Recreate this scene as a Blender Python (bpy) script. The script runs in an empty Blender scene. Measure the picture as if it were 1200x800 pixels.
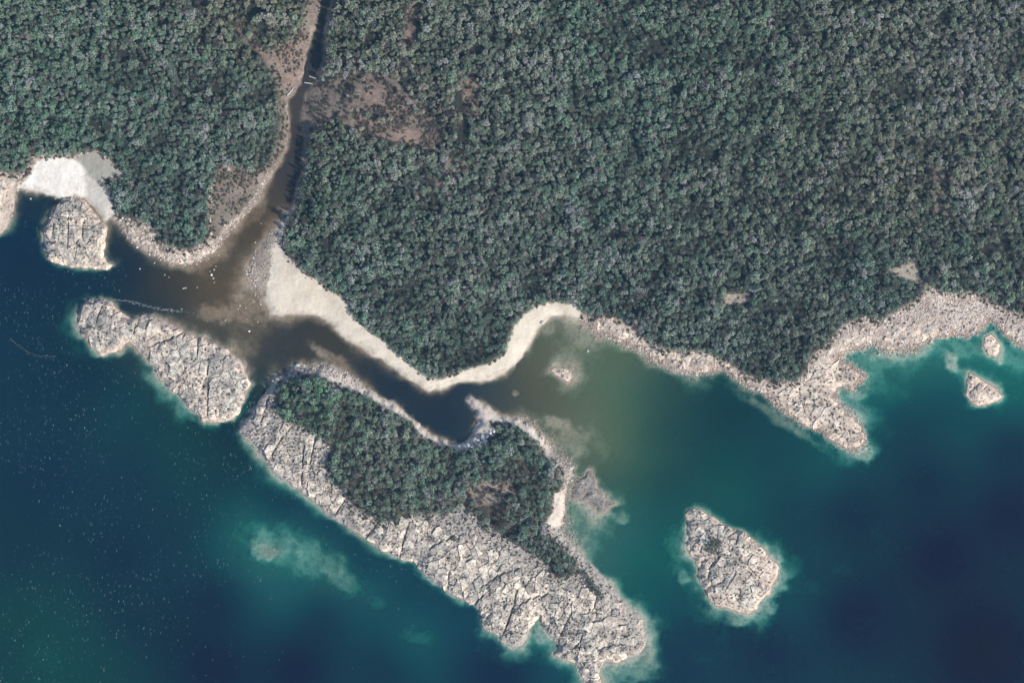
import bpy, math, random
import numpy as np
from mathutils import Vector

random.seed(11)
RNG = np.random.default_rng(11)
SCN = bpy.context.scene
COL = SCN.collection

# ------------------------------------------------------------------ camera, sky, sun, exposure
S = 0.5                      # metres to one map unit (map: x east 0..1200, y south 0..800)
CAM_H = 1100.0
SUN_EL, SUN_AZ = math.radians(40), math.radians(122)
cam_d = bpy.data.cameras.new('camera'); cam = bpy.data.objects.new('camera', cam_d); COL.objects.link(cam)
cam.location = (0, 0, CAM_H)
cam_d.sensor_width = 36; cam_d.lens = 36 * CAM_H / 600.0
cam_d.clip_start = 1; cam_d.clip_end = 20000
SCN.camera = cam
world = bpy.data.worlds.new('World'); SCN.world = world; world.use_nodes = True
wn = world.node_tree.nodes; wl = world.node_tree.links
sky = wn.new('ShaderNodeTexSky'); sky.sky_type = 'NISHITA'; sky.sun_disc = False
sky.sun_elevation = SUN_EL; sky.sun_rotation = SUN_AZ
wl.new(sky.outputs[0], wn['Background'].inputs['Color']); wn['Background'].inputs['Strength'].default_value = 0.12
sd_ = bpy.data.lights.new('sun', 'SUN'); sd_.energy = 4.4; sd_.angle = math.radians(0.5); sd_.color = (1.0, 0.94, 0.86)
sun = bpy.data.objects.new('sun', sd_); COL.objects.link(sun)
sv = Vector((math.sin(SUN_AZ) * math.cos(SUN_EL), math.cos(SUN_AZ) * math.cos(SUN_EL), math.sin(SUN_EL)))
sun.rotation_euler = sv.to_track_quat('Z', 'Y').to_euler()
SCN.view_settings.view_transform = 'Standard'; SCN.view_settings.look = 'None'
SCN.view_settings.gamma = 1.0; SCN.view_settings.exposure = 0.3
SCN.cycles.transparent_max_bounces = 8
SCN.cycles.max_bounces = 5
SCN.cycles.sample_clamp_indirect = 3.0

def W(x, y, z=0.0): return ((x - 600) * S, (400 - y) * S, z)
def lin(c):
    c = np.asarray(c, float) / 255.0
    return np.where(c <= 0.04045, c / 12.92, ((c + 0.055) / 1.055) ** 2.4)

# ------------------------------------------------------------------ the traced map
MAINW = [(-140,-140),(-140,300),(-40,288),(0,275),(8,268),(14,250),(15,238),(19,226),(24,222),(38,223),(55,228),(68,232),(72,236),(80,232),(98,232),(112,246),(121,258),(122,258),(130,255),(138,260),(144,270),(155,284),(172,294),(190,303),(200,309),(222,310),(236,302),(252,294),(256,284),(268,270),(280,257),(292,243),(304,230),(314,213),(322,203),(331,188),(337,168),(338,140),(337,118),(345,108),(353,95),(357,75),(362,50),(370,30),(376,0),(380,-140)]
MAINE = [(396,-140),(390,0),(384,20),(380,45),(378,70),(372,90),(360,110),(355,130),(355,150),(359,165),(356,180),(355,200),(347,225),(343,245),(333,248),(328,258),(318,268),(308,285),(296,305),(289,315),(290,325),(300,333),(308,342),(313,355),(318,369),(340,369),(355,367),(370,370),(385,378),(398,390),(405,398),(420,405),(440,418),(460,430),(478,444),(495,455),(503,458),(515,456),(530,450),(550,447),(575,445),(590,439),(605,427),(618,411),(624,396),(633,382),(645,372),(658,370),(675,373),(685,378),(695,388),(710,394),(730,400),(745,407),(765,420),(785,430),(800,437),(815,438),(830,434),(845,432),(860,442),(880,455),(895,463),(905,470),(918,480),(935,492),(955,503),(975,515),(990,523),(1003,527),(1011,522),(1014,512),(1008,500),(997,488),(985,476),(978,466),(978,455),(985,452),(1000,454),(1010,447),(1014,440),(1006,434),(995,428),(985,420),(990,412),(1005,408),(1020,404),(1040,408),(1055,411),(1070,408),(1080,402),(1095,395),(1115,392),(1135,394),(1150,388),(1157,377),(1165,378),(1175,388),(1185,398),(1200,404),(1240,418),(1340,430),(1340,-140)]
ISL_B = [(93,375),(93,365),(98,357),(105,351),(118,350),(130,353),(137,362),(142,369),(150,371),(158,373),(170,370),(178,371),(192,377),(205,383),(213,387),(215,390),(225,391),(228,396),(238,396),(245,403),(255,405),(268,412),(278,418),(286,430),(293,446),(294,452),(288,460),(286,470),(278,482),(272,492),(255,494),(238,492),(228,486),(215,470),(205,460),(195,453),(185,440),(180,428),(170,418),(160,410),(155,401),(145,399),(141,408),(135,413),(125,414),(115,413),(105,403),(97,392)]
ISL_C = [(320,442),(330,440),(336,444),(341,436),(345,427),(353,425),(362,432),(367,437),(370,428),(380,426),(392,431),(405,438),(420,447),(437,459),(452,467),(465,476),(480,488),(495,500),(505,508),(515,515),(530,519),(545,518),(553,508),(555,500),(560,492),(558,483),(550,474),(546,468),(552,465),(562,470),(575,478),(588,487),(600,490),(612,491),(625,498),(635,510),(645,525),(655,537),(662,542),(671,546),(672,556),(668,563),(662,575),(661,590),(661,602),(660,612),(656,620),(664,630),(672,641),(686,657),(700,668),(714,684),(727,700),(738,713),(748,718),(752,730),(756,742),(756,755),(748,766),(735,772),(720,775),(708,774),(704,780),(702,790),(704,800),(705,815),(690,812),(688,795),(680,785),(672,776),(660,772),(650,765),(655,758),(650,748),(643,740),(633,727),(628,722),(622,735),(618,748),(612,757),(602,758),(590,752),(580,742),(568,738),(566,722),(560,712),(554,707),(540,700),(525,693),(510,682),(495,670),(485,658),(468,655),(450,644),(430,630),(410,618),(395,609),(380,598),(365,584),(350,572),(335,562),(320,553),(312,540),(305,528),(298,520),(287,514),(281,505),(286,493),(297,480),(305,468),(312,456)]
ISL_D = [(805,600),(808,596),(815,596),(825,599),(835,605),(845,612),(858,620),(872,625),(885,635),(897,647),(905,658),(911,663),(909,675),(904,685),(900,695),(890,703),(888,712),(875,718),(860,713),(848,711),(838,708),(830,700),(828,692),(820,682),(817,675),(818,664),(814,655),(808,650),(806,640),(808,628),(805,615)]
ISL_E = [(1133,446),(1136,437),(1141,437),(1150,446),(1160,451),(1168,455),(1175,463),(1173,468),(1160,473),(1148,474),(1138,470),(1133,463),(1134,455)]
ISL_F = [(1152,405),(1156,394),(1162,391),(1168,398),(1172,405),(1170,412),(1164,418),(1156,415)]
ISL_H = [(646,435),(650,431),(662,430),(669,434),(671,442),(665,447),(660,443),(652,439)]
SHELF_K = [(672,575),(676,562),(684,561),(686,556),(692,553),(697,558),(700,568),(706,578),(715,586),(722,590),(716,597),(703,601),(697,595),(688,588),(680,586),(671,583)]
PROM_A = [(83,230),(92,232),(103,240),(110,250),(116,256),(122,262),(125,270),(122,290),(123,304),(132,310),(128,314),(98,313),(70,309),(57,303),(54,290),(52,272),(54,263),(60,251),(66,242),(72,234)]
HEAD_N = [(905,458),(925,452),(942,442),(950,428),(957,416),(968,420),(985,422),(995,428),(1006,434),(1014,440),(1010,447),(1000,454),(985,452),(978,455),(978,466),(985,476),(997,488),(1008,500),(1014,512),(1011,522),(1003,527),(990,523),(975,515),(955,503),(935,492),(918,480),(905,470)]
CLIFF_W = [(-70,225),(0,210),(10,210),(20,215),(19,226),(15,238),(14,250),(8,268),(0,275),(-40,288),(-70,290)]
FOR_W = [(-140,-140),(-140,215),(0,206),(15,204),(32,204),(40,190),(42,178),(46,185),(75,184),(90,183),(105,178),(117,179),(128,185),(138,196),(148,206),(135,212),(122,213),(120,216),(130,226),(135,240),(137,254),(150,257),(170,262),(182,270),(186,283),(195,290),(210,293),(225,295),(240,286),(248,275),(247,255),(246,235),(250,220),(258,205),(268,197),(285,200),(300,205),(315,195),(320,185),(327,170),(330,150),(329,120),(328,100),(322,85),(318,68),(326,60),(338,54),(347,44),(354,30),(358,15),(365,0),(368,-140)]
FOR_E = [(402,-140),(394,0),(389,25),(383,45),(382,70),(379,88),(370,100),(385,97),(400,96),(404,112),(404,130),(392,138),(374,147),(362,162),(359,180),(358,200),(350,228),(345,247),(336,256),(331,272),(333,290),(342,305),(355,318),(375,332),(400,350),(408,358),(412,370),(425,384),(445,398),(470,420),(490,436),(505,444),(515,446),(530,440),(545,436),(560,430),(575,426),(588,420),(596,408),(598,395),(603,383),(615,370),(628,361),(640,356),(660,356),(674,359),(682,368),(695,375),(705,370),(720,374),(735,380),(747,390),(755,398),(768,405),(785,412),(800,414),(820,412),(835,416),(848,424),(862,432),(880,442),(895,446),(905,452),(918,448),(930,450),(940,440),(948,425),(958,412),(966,406),(975,396),(985,385),(1000,376),(1012,372),(1022,375),(1030,378),(1040,372),(1055,362),(1070,355),(1078,345),(1085,338),(1098,342),(1110,344),(1125,346),(1140,340),(1150,350),(1165,355),(1180,365),(1200,370),(1340,390),(1340,-140)]
FOR_C = [(330,448),(340,443),(352,440),(365,438),(378,440),(390,448),(398,454),(410,452),(420,458),(440,468),(455,478),(468,485),(480,491),(495,505),(502,515),(520,522),(540,527),(556,526),(570,518),(580,508),(572,498),(585,494),(600,495),(615,505),(628,515),(637,525),(645,540),(655,550),(662,560),(660,572),(650,582),(648,600),(640,612),(640,622),(650,628),(660,640),(670,650),(678,660),(676,672),(660,678),(645,672),(640,660),(630,655),(615,640),(600,632),(590,625),(575,625),(573,615),(565,610),(550,598),(540,592),(530,600),(510,602),(490,600),(478,605),(465,612),(448,612),(432,605),(418,596),(408,588),(405,575),(390,565),(384,552),(383,535),(390,525),(380,515),(370,505),(352,500),(338,496),(326,485),(322,470)]
GAPS = [  # clearings in the woods: outline, share of trees kept
    ([(551,571),(570,562),(600,566),(603,577),(590,581),(591,600),(583,622),(574,610),(568,596),(556,591),(546,590)], .04),
    ([(1040,318),(1055,309),(1072,307),(1077,322),(1079,334),(1066,329),(1052,326)], 0),
    ([(848,345),(862,343),(878,341),(879,354),(864,357),(849,356)], 0),
    ([(320,64),(336,55),(350,45),(358,40),(356,70),(350,95),(338,105),(332,95)], .1),
    ([(276,30),(290,26),(304,50),(318,66),(326,92),(316,80),(300,60),(284,50)], .35),
    ([(404,96),(420,86),(450,88),(470,100),(480,115),(498,130),(515,150),(518,165),(505,175),(490,178),(470,172),(445,165),(425,158),(405,150),(398,142),(403,128)], .2),
    ([(430,110),(455,106),(475,118),(478,132),(455,134),(440,124)], .05),
    ([(415,140),(450,146),(490,155),(512,165),(500,174),(470,168),(440,160)], .08),
    ([(540,98),(556,92),(562,110),(560,136),(550,140),(545,120)], .08),
    ([(478,12),(492,8),(488,40),(482,62),(474,60)], .08),
    ([(1094,190),(1106,186),(1106,215),(1102,250),(1092,248),(1094,220)], .35),
    ([(512,190),(545,182),(550,200),(530,215),(522,240),(512,225)], .5),
    ([(394,80),(402,78),(404,100),(396,102)], .3),
    ([(268,200),(284,198),(296,210),(290,224),(274,222)], 0)]
PITS = [(541,122,9,14),(490,36,5,13),(512,165,9,7),(300,15,7,9),(311,35,7,9),(370,42,4,18),(939,41,8,6),(790,108,9,6),(1176,285,6,10),(1158,293,8,9),(720,275,10,6),(545,155,7,16),(148,68,8,6),(196,32,7,7),(910,362,9,5),(270,213,8,9),(832,183,9,7),(1100,25,7,9),(560,60,8,7),(240,254,6,5)]
SAND1 = [(20,222),(38,205),(43,190),(60,187),(78,185),(95,190),(100,200),(108,212),(120,216),(130,228),(134,240),(136,252),(130,257),(120,259),(112,246),(100,233),(88,228),(80,233),(68,233),(38,225)]
FLAT1 = [(88,188),(105,179),(115,179),(130,189),(140,200),(150,208),(130,211),(108,211),(100,200)]
SAND2 = [(330,262),(338,262),(326,285),(333,300),(345,313),(358,323),(380,336),(402,350),(412,362),(416,374),(430,386),(450,400),(472,418),(490,434),(504,443),(515,445),(535,438),(560,428),(580,424),(594,412),(597,396),(602,383),(614,369),(630,359),(642,353),(660,355),(674,358),(683,367),(678,374),(658,372),(646,374),(634,384),(626,398),(619,413),(606,429),(590,441),(575,447),(550,449),(530,452),(514,458),(502,460),(478,446),(440,420),(404,400),(384,380),(368,372),(340,370),(318,373),(308,362),(312,340),(318,320),(316,300)]
BAR2 = [(318,266),(330,262),(322,290),(318,318),(312,340),(310,364),(300,362),(292,345),(287,325),(288,314),(296,303),(308,283)]
SANDC = [(366,436),(370,427),(380,425),(405,437),(437,458),(465,475),(495,499),(515,514),(545,517),(554,502),(559,488),(546,468),(552,464),(575,477),(612,490),(628,499),(645,524),(640,528),(625,512),(600,493),(575,494),(574,508),(566,522),(540,524),(515,521),(498,510),(480,492),(455,478),(430,464),(405,452),(385,443)]
SANDC2 = [(650,578),(666,570),(663,602),(660,614),(645,618),(638,612),(648,598)]
CLR5 = GAPS[1][0]; CLR6 = GAPS[2][0]
SHOALS = [ # x, y, rx, ry, angle, depth at the top (m)
    (320,640,36,20,15,1.0),(314,647,17,11,10,.6),(345,648,52,27,22,1.4),(378,660,50,20,32,1.15),(400,680,26,12,40,1.5),(405,684,24,13,40,1.5),(440,705,14,8,20,2.0),(492,746,20,10,10,1.9),(300,618,20,10,0,1.7),
    (1116,424,9,13,-20,.25),(1128,434,6,5,0,.8),(1172,421,6,9,-30,.3),(604,461,6,5,0,.3),(660,437,14,8,25,.3),(1055,414,40,7,-5,.35),(1085,413,30,16,20,1.6),(1020,420,40,16,0,1.2),
    (1004,462,12,9,0,.5),(1000,490,14,10,40,1.0),(1010,532,17,11,20,.5),(915,680,14,14,0,.7),(867,726,18,10,0,.6),(900,712,12,9,0,.6),(745,780,34,20,15,.8),(764,752,8,18,0,.7),(648,745,9,12,0,.8),(633,742,14,14,0,.5),
    (690,608,34,20,35,1.7),(728,606,12,9,20,.6),(670,640,10,20,-30,1.6),(802,675,9,9,0,.8),(795,645,14,24,0,1.5),(672,515,30,22,40,.5),(650,495,26,10,20,.25),(700,515,34,12,60,1.0),
    (250,368,34,14,10,.25),(290,362,30,28,0,.3),(304,350,12,20,0,.55),(240,400,10,8,0,.3),(150,405,14,12,0,1.0),(120,412,22,10,0,.7),(50,775,34,26,30,2.6),(30,735,24,16,0,3.0),(130,355,14,5,0,.5),
    (250,300,26,14,-30,.35),(300,250,12,24,40,.5),(385,415,30,8,30,.3),(640,385,24,10,0,.4),(1140,410,30,14,0,.9),(760,418,60,9,27,.3),(910,488,60,8,33,.6),(1195,425,20,14,0,1.0)]
SEA = [(30,330,27,58,80),(10,400,25,62,82),(60,450,25,62,82),(150,480,26,70,84),(100,440,25,60,80),(50,560,24,60,82),(150,560,24,62,82),(220,540,27,72,82),(260,560,26,64,80),(20,640,24,62,80),(150,650,25,58,80),(220,620,26,62,80),(250,700,25,52,76),(250,780,25,50,75),(200,740,25,58,78),(30,720,28,72,82),(50,770,29,75,83),(10,790,27,70,82),(90,760,28,72,82),(120,790,27,72,82),(150,720,25,62,80),
 (290,615,42,98,100),(310,650,50,105,105),(360,640,50,105,103),(380,665,50,100,100),(340,680,34,90,98),(280,640,32,84,92),(405,690,42,92,97),(440,705,40,90,98),(490,745,38,92,98),(430,720,30,74,88),(500,760,32,80,90),
 (420,660,25,62,82),(480,690,25,65,84),(380,620,25,60,82),(330,590,24,58,80),(520,720,25,70,88),(550,740,25,70,90),(380,720,24,52,76),(350,780,23,48,74),(450,780,25,58,80),(560,780,23,55,80),(600,785,22,52,78),(640,780,25,75,90),
 (275,500,22,55,75),(285,480,28,60,75),(260,520,24,65,78),(40,270,27,60,85),(45,240,40,62,78),(30,300,27,58,82),(150,320,28,55,78),(130,290,32,58,80),(160,300,45,62,78),(130,265,62,68,75),(90,330,27,58,80),(130,340,30,60,80),(200,330,66,70,74),(180,345,60,67,74),
 (220,330,78,77,77),(250,330,82,78,76),(270,300,78,78,79),(300,260,82,80,79),(320,230,78,77,78),(345,220,60,70,82),(345,180,62,70,82),(340,130,75,78,85),(345,110,75,78,85),(370,70,60,70,82),(372,50,60,70,80),(240,370,100,92,86),(280,370,102,93,85),(260,350,90,84,80),(310,340,108,100,90),(300,390,98,90,84),(280,400,82,78,77),(270,395,52,70,84),(180,365,40,62,80),(200,372,45,65,80),(300,420,50,65,78),(320,400,55,68,80),(350,385,45,62,80),(370,380,60,66,72),(350,410,55,68,80),(380,410,82,80,78),(410,415,62,69,77),(430,430,50,65,80),(460,455,40,60,80),(490,475,40,62,80),(520,495,35,60,82),(530,480,35,58,80),(480,460,48,65,80),(510,470,58,65,72),(540,460,38,62,85),(560,455,45,68,85),(590,455,58,74,84),(580,470,76,82,83),(610,445,78,84,84),(630,470,78,86,84),(620,440,86,92,87),
 (650,395,96,102,90),(640,410,94,99,88),(680,400,96,108,95),(720,410,86,102,90),(700,440,86,108,96),(660,470,86,95,88),(700,480,92,109,93),(680,500,106,115,97),(650,500,105,104,93),(700,520,100,113,95),(720,530,83,107,93),(740,460,65,98,92),(740,500,68,98,90),(770,450,58,88,86),(800,460,40,75,82),(760,520,45,85,85),(780,500,35,72,80),(850,460,30,68,82),(840,490,28,65,80),(880,480,28,65,80),(720,560,58,95,90),(740,580,44,86,86),(700,550,82,94,88),(680,545,80,88,85),
 (690,630,62,100,100),(670,610,70,102,98),(720,610,58,96,97),(710,640,52,98,99),(740,640,35,93,97),(740,600,40,95,96),(780,570,30,70,80),(780,620,28,86,91),(760,660,28,88,91),(780,700,28,80,90),(800,740,25,65,84),(760,700,30,85,92),(790,780,24,60,82),(850,570,34,86,89),(900,560,27,72,85),(870,590,28,80,88),(840,540,28,70,82),(930,600,25,65,82),(920,540,28,72,85),(960,540,30,84,91),
 (1000,600,23,52,76),(1100,650,23,46,72),(1180,600,23,48,74),(1000,720,23,48,74),(1150,760,22,44,70),(900,760,23,54,78),(850,750,25,62,82),(950,660,27,68,84),(920,700,28,75,88),(1180,520,24,52,76),(1080,560,23,52,76),(1060,500,24,60,80),(1100,480,24,66,82),(1060,460,30,84,91),(1040,430,40,100,102),(1010,470,30,88,97),(990,470,32,80,90),(1040,480,27,75,88),(1100,440,32,93,97),(1120,410,48,108,106),(1090,420,50,112,108),(1070,430,54,110,107),(1140,420,42,106,105),(1180,440,36,102,100),(1190,420,38,106,105),(1180,470,30,90,95),(1150,490,28,75,88),(1110,470,26,75,88),(1030,540,26,70,84),(1170,400,38,93,98),(1010,420,58,106,100),(1030,415,70,112,104)]
HALO = [(100,400,13),(200,455,13),(240,500,8),(120,340,5),(200,360,10),(290,460,5),(60,320,4),(30,250,9),(130,270,9),(200,320,8),(300,250,14),(250,330,40),(300,400,30),(272,505,4),(290,485,4),(282,495,3),(400,440,14),(480,480,9),(440,400,10),(540,450,6),(545,500,7),(580,452,6),(590,470,7),(620,475,14),(615,440,10),(560,468,5),(680,420,36),(800,450,16),(900,490,9),(1010,520,13),(1000,470,16),(1060,430,24),(1130,430,16),(1190,440,14),(900,680,14),(800,640,12),(850,730,15),(740,780,22),(770,740,15),(680,680,10),(690,610,34),(640,760,10),(560,740,8),(480,670,8),(400,620,6),(330,570,9),(290,520,11),(660,520,26),(1135,440,4),(1150,445,4),(1178,472,11),(1150,480,10),(1130,462,5),(1158,390,5),(1173,424,14),(1149,400,5),(802,600,5),(812,672,7),(918,665,17),(868,618,6),(840,606,5),(345,120,5),(365,60,5),(342,180,6),(378,20,4),(330,215,8),(708,560,7),(722,602,10)]
LEAF = [(60,60,92,116,104),(150,120,88,110,103),(250,120,96,114,106),(60,150,86,113,103),(200,230,85,108,104),(300,30,112,116,102),(430,40,108,116,104),(480,120,125,118,108),(520,60,104,114,106),(600,80,104,116,106),(560,220,103,112,108),(620,180,104,116,108),(700,60,92,116,104),(760,130,90,114,104),(700,230,92,113,105),(860,80,92,112,100),(940,140,98,112,98),(1040,80,112,117,106),(1130,60,112,116,108),(1150,200,110,115,104),(1060,200,114,116,102),(960,220,106,114,104),(840,240,102,114,105),(760,300,96,112,106),(640,300,100,112,108),(540,320,100,112,106),(430,250,94,114,104),(420,330,90,110,104),(560,400,92,110,104),(720,350,90,110,106),(880,340,94,108,102),(940,380,96,108,102),(860,410,90,106,103),(1020,340,88,108,103),(1120,310,94,108,100),(360,470,80,112,96),(440,540,98,112,104),(560,540,88,110,102),(620,560,88,110,104),(660,655,88,104,102),(520,580,92,110,102)]

# ------------------------------------------------------------------ fields on the map grid
def seg_dist2(X, Y, a, b):
    dx, dy = b[0] - a[0], b[1] - a[1]; L = dx * dx + dy * dy + 1e-9
    t = np.clip(((X - a[0]) * dx + (Y - a[1]) * dy) / L, 0, 1)
    return (X - a[0] - t * dx) ** 2 + (Y - a[1] - t * dy) ** 2
def sdf(poly, X, Y, pad=60.0):
    """signed distance in map units, positive inside, clipped at -pad outside the outline's own box"""
    xs = [p[0] for p in poly]; ys = [p[1] for p in poly]
    out = np.full(X.shape, -pad, np.float32)
    m = (X > min(xs) - pad) & (X < max(xs) + pad) & (Y > min(ys) - pad) & (Y < max(ys) + pad)
    x = X[m].astype(np.float32); y = Y[m].astype(np.float32)
    d = np.full(x.shape, 1e9, np.float32); ins = np.zeros(x.shape, bool)
    for i in range(len(poly)):
        a = poly[i]; b = poly[(i + 1) % len(poly)]
        d = np.minimum(d, seg_dist2(x, y, a, b))
        if a[1] != b[1]:
            c = ((a[1] > y) != (b[1] > y)); ins ^= c & (x < (b[0] - a[0]) * (y - a[1]) / (b[1] - a[1]) + a[0])
    d = np.sqrt(d); out[m] = np.maximum(np.where(ins, d, -d), -pad)
    return out
_lat = RNG.random((256, 256)).astype(np.float32)
def vnoise(X, Y):
    xi = np.floor(X).astype(int); yi = np.floor(Y).astype(int); fx = X - xi; fy = Y - yi
    fx = fx * fx * (3 - 2 * fx); fy = fy * fy * (3 - 2 * fy)
    g = lambda i, j: _lat[i % 256, j % 256]
    return (g(xi, yi) * (1 - fx) + g(xi + 1, yi) * fx) * (1 - fy) + (g(xi, yi + 1) * (1 - fx) + g(xi + 1, yi + 1) * fx) * fy
def fbm(X, Y, scale, oct=4, seed=0):
    v = 0; a = 1; t = 0; k = 1.0 / scale
    for o in range(oct):
        v = v + a * vnoise(X * k + 17.3 * o + seed * 31.7, Y * k + 9.1 * o + seed * 57.9); t += a; a *= .5; k *= 2.03
    return v / t - .5
def sstep(a, b, x):
    t = np.clip((x - a) / (b - a), 0, 1); return t * t * (3 - 2 * t)

STEP = 1.8
gx = np.arange(-130, 1330.1, STEP); gy = np.arange(-130, 930.1, STEP)
GX, GY = np.meshgrid(gx, gy)                       # [row y, col x]
def samp(F, x, y):
    x = np.asarray(x, float); y = np.asarray(y, float)
    u = np.clip((x - gx[0]) / STEP, 0, len(gx) - 1.001); v = np.clip((y - gy[0]) / STEP, 0, len(gy) - 1.001)
    i = u.astype(int); j = v.astype(int); fu = u - i; fv = v - j
    if F.ndim == 3: fu = fu[..., None]; fv = fv[..., None]
    return (F[j, i] * (1 - fu) + F[j, i + 1] * fu) * (1 - fv) + (F[j + 1, i] * (1 - fu) + F[j + 1, i + 1] * fu) * fv
wx = GX + fbm(GX, GY, 9, 3, 1) * 5.0; wy = GY + fbm(GX, GY, 9, 3, 2) * 5.0     # ragged outlines
rag = fbm(GX, GY, 5.5, 3, 14) * 5.5
sd_main = np.maximum(sdf(MAINW, wx, wy), sdf(MAINE, wx, wy))
sd_A = sdf(PROM_A, wx, wy, 40) + rag * .8
SDI = {k: sdf(p, wx, wy, 40) + rag * (.6 if k in 'EFH' else 1.2 if k == 'K' else 1.0) for k, p in dict(B=ISL_B, C=ISL_C, D=ISL_D, E=ISL_E, F=ISL_F, H=ISL_H, K=SHELF_K).items()}
sd_main = sd_main + rag * np.where(GX > 690, .8, .35) * (sd_main > -8)
sd_land = np.maximum(sd_main, sd_A)
for k in SDI: sd_land = np.maximum(sd_land, SDI[k] - (1.2 if k in 'H' else 0))
sd_for = np.maximum(np.maximum(sdf(FOR_W, wx, wy, 30), sdf(FOR_E, wx, wy, 30)), sdf(FOR_C, wx, wy, 30) - 1.2)
sd_s1 = sdf(SAND1, wx, wy, 12); sd_f1 = sdf(FLAT1, wx, wy, 12)
sd_s2 = sdf(SAND2, wx, wy, 12); sd_b2 = sdf(BAR2, wx, wy, 12)
sd_sc = np.maximum(sdf(SANDC, wx, wy, 12), sdf(SANDC2, wx, wy, 12))
sd_clr = np.maximum(sdf(CLR5, wx, wy, 10), sdf(CLR6, wx, wy, 10))

def idw(pts, n, p=3.2, eps=60.0, smooth=1):
    cx = np.arange(-140, 1341, 8.0); cy = np.arange(-140, 941, 8.0); X, Y = np.meshgrid(cx, cy)
    num = 0; den = 0
    for q in pts:
        w = 1.0 / (((X - q[0]) ** 2 + (Y - q[1]) ** 2 + eps) ** (p / 2))
        num = num + w[..., None] * np.array(q[2:2 + n], float); den = den + w
    F = num / den[..., None]
    for _ in range(smooth):
        Fp = np.pad(F, ((1, 1), (1, 1), (0, 0)), 'edge')
        F = (Fp[1:-1, 1:-1] * 4 + Fp[:-2, 1:-1] * 2 + Fp[2:, 1:-1] * 2 + Fp[1:-1, :-2] * 2 + Fp[1:-1, 2:] * 2 + Fp[:-2, :-2] + Fp[2:, 2:] + Fp[:-2, 2:] + Fp[2:, :-2]) / 16
    u = (GX - cx[0]) / 8; v = (GY - cy[0]) / 8; i = u.astype(int); j = v.astype(int); fu = (u - i)[..., None]; fv = (v - j)[..., None]
    return (F[j, i] * (1 - fu) + F[j, i + 1] * fu) * (1 - fv) + (F[j + 1, i] * (1 - fu) + F[j + 1, i + 1] * fu) * fv
halo = idw(HALO, 1)[..., 0] * .88 * (1 + 2.2 * np.clip(fbm(GX, GY, 22, 3, 12), -.32, .4))

# depth of the water (m): falls away from the shore, rises over the shoals
n1 = fbm(GX, GY, 26, 4, 3); n2 = fbm(GX, GY, 7, 3, 4)
dshore = np.maximum(-sd_land, 0)
depth = 2.6 * (dshore / (halo * 1.7)) ** 1.35
depth = np.minimum(depth, 9)
for (x, y, rx, ry, an, dp) in SHOALS:
    c, s_ = math.cos(math.radians(an)), math.sin(math.radians(an))
    u = (wx - x) * c + (wy - y) * s_; v = -(wx - x) * s_ + (wy - y) * c
    r = np.sqrt((u / rx) ** 2 + (v / ry) ** 2) + n2 * .8 + n1 * .5
    sh_ = dp + np.maximum(r - .45, 0) ** 2 * 3.6; nr_ = sh_ < 14
    depth[nr_] = np.maximum(-np.log(np.exp(-1.6 * depth[nr_]) + np.exp(-1.6 * sh_[nr_])) / 1.6, np.minimum(depth[nr_], sh_[nr_]) * .8)
depth = depth * (1 + .35 * n2) + .02
# tannin-brown river water against clear sea water
tan_pts = [(345,100,1),(300,260,1),(250,340,1),(300,390,.9),(380,400,.9),(460,450,.9),(530,490,.9),(580,460,.8),(640,400,.6),(680,430,.55),(740,480,.35),(680,510,.6),(130,265,.8),(180,340,.8),(30,235,.7),(40,280,.2),(100,330,.1),(800,450,.3),(760,400,.6),(900,480,.3),(60,400,0),(200,470,0),(280,500,.1),(330,600,0),(500,700,0),(690,620,.25),(720,560,.4),(760,640,0),(850,560,0),(1000,470,0),(1060,430,.05),(1180,430,0),(900,680,0),(640,760,0),(1000,600,0),(200,600,0),(640,560,.3),(780,560,.05)]
tannin = np.clip(idw(tan_pts, 1, 3.5)[..., 0], 0, 1)

# ground heights
zmain = np.where(sd_main > 0, 1.3 * (1 - np.exp(-sd_main / 7.0)) + .012 * np.minimum(np.maximum(sd_main, 0), 60) + .5 * np.clip(sd_main / 30, 0, 1) * n1 * 3, 0)
hill = sstep(20, 400, 420 - GY) * 6
zmain = zmain + hill * np.clip(sd_main / 50, 0, 1)
ZG = np.where(sd_main > 0, zmain + n2 * .25 * np.clip(sd_main / 4, 0, 1), -depth)
for k in list(SDI) + ['A']:
    sdk = sd_A if k == 'A' else SDI[k]
    ZG = np.where((sd_main <= 0) & (sdk > -1), np.minimum(ZG, -.6), ZG)
ZG = np.where(sd_A > 3, np.minimum(ZG, -.3), ZG)

# ------------------------------------------------------------------ materials
def new_mat(name):
    m = bpy.data.materials.new(name); m.use_nodes = True; nt = m.node_tree
    return m, nt, nt.nodes, nt.links, nt.nodes['Principled BSDF']
def N(nodes, t, **kw):
    n = nodes.new(t)
    for k, v in kw.items(): setattr(n, k, v)
    return n
def ramp(nodes, stops, interp='LINEAR'):
    r = nodes.new('ShaderNodeValToRGB'); r.color_ramp.interpolation = interp
    e = r.color_ramp.elements
    while len(e) < len(stops): e.new(.5)
    for i, (p, c) in enumerate(stops): e[i].position = p; e[i].color = (*c, 1) if len(c) == 3 else c
    return r
def noise(nodes, links, vec, scale, detail=5, rough=.6):
    n = nodes.new('ShaderNodeTexNoise'); n.inputs['Scale'].default_value = scale; n.inputs['Detail'].default_value = detail; n.inputs['Roughness'].default_value = rough
    links.new(vec, n.inputs['Vector']); return n.outputs['Fac']
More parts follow.
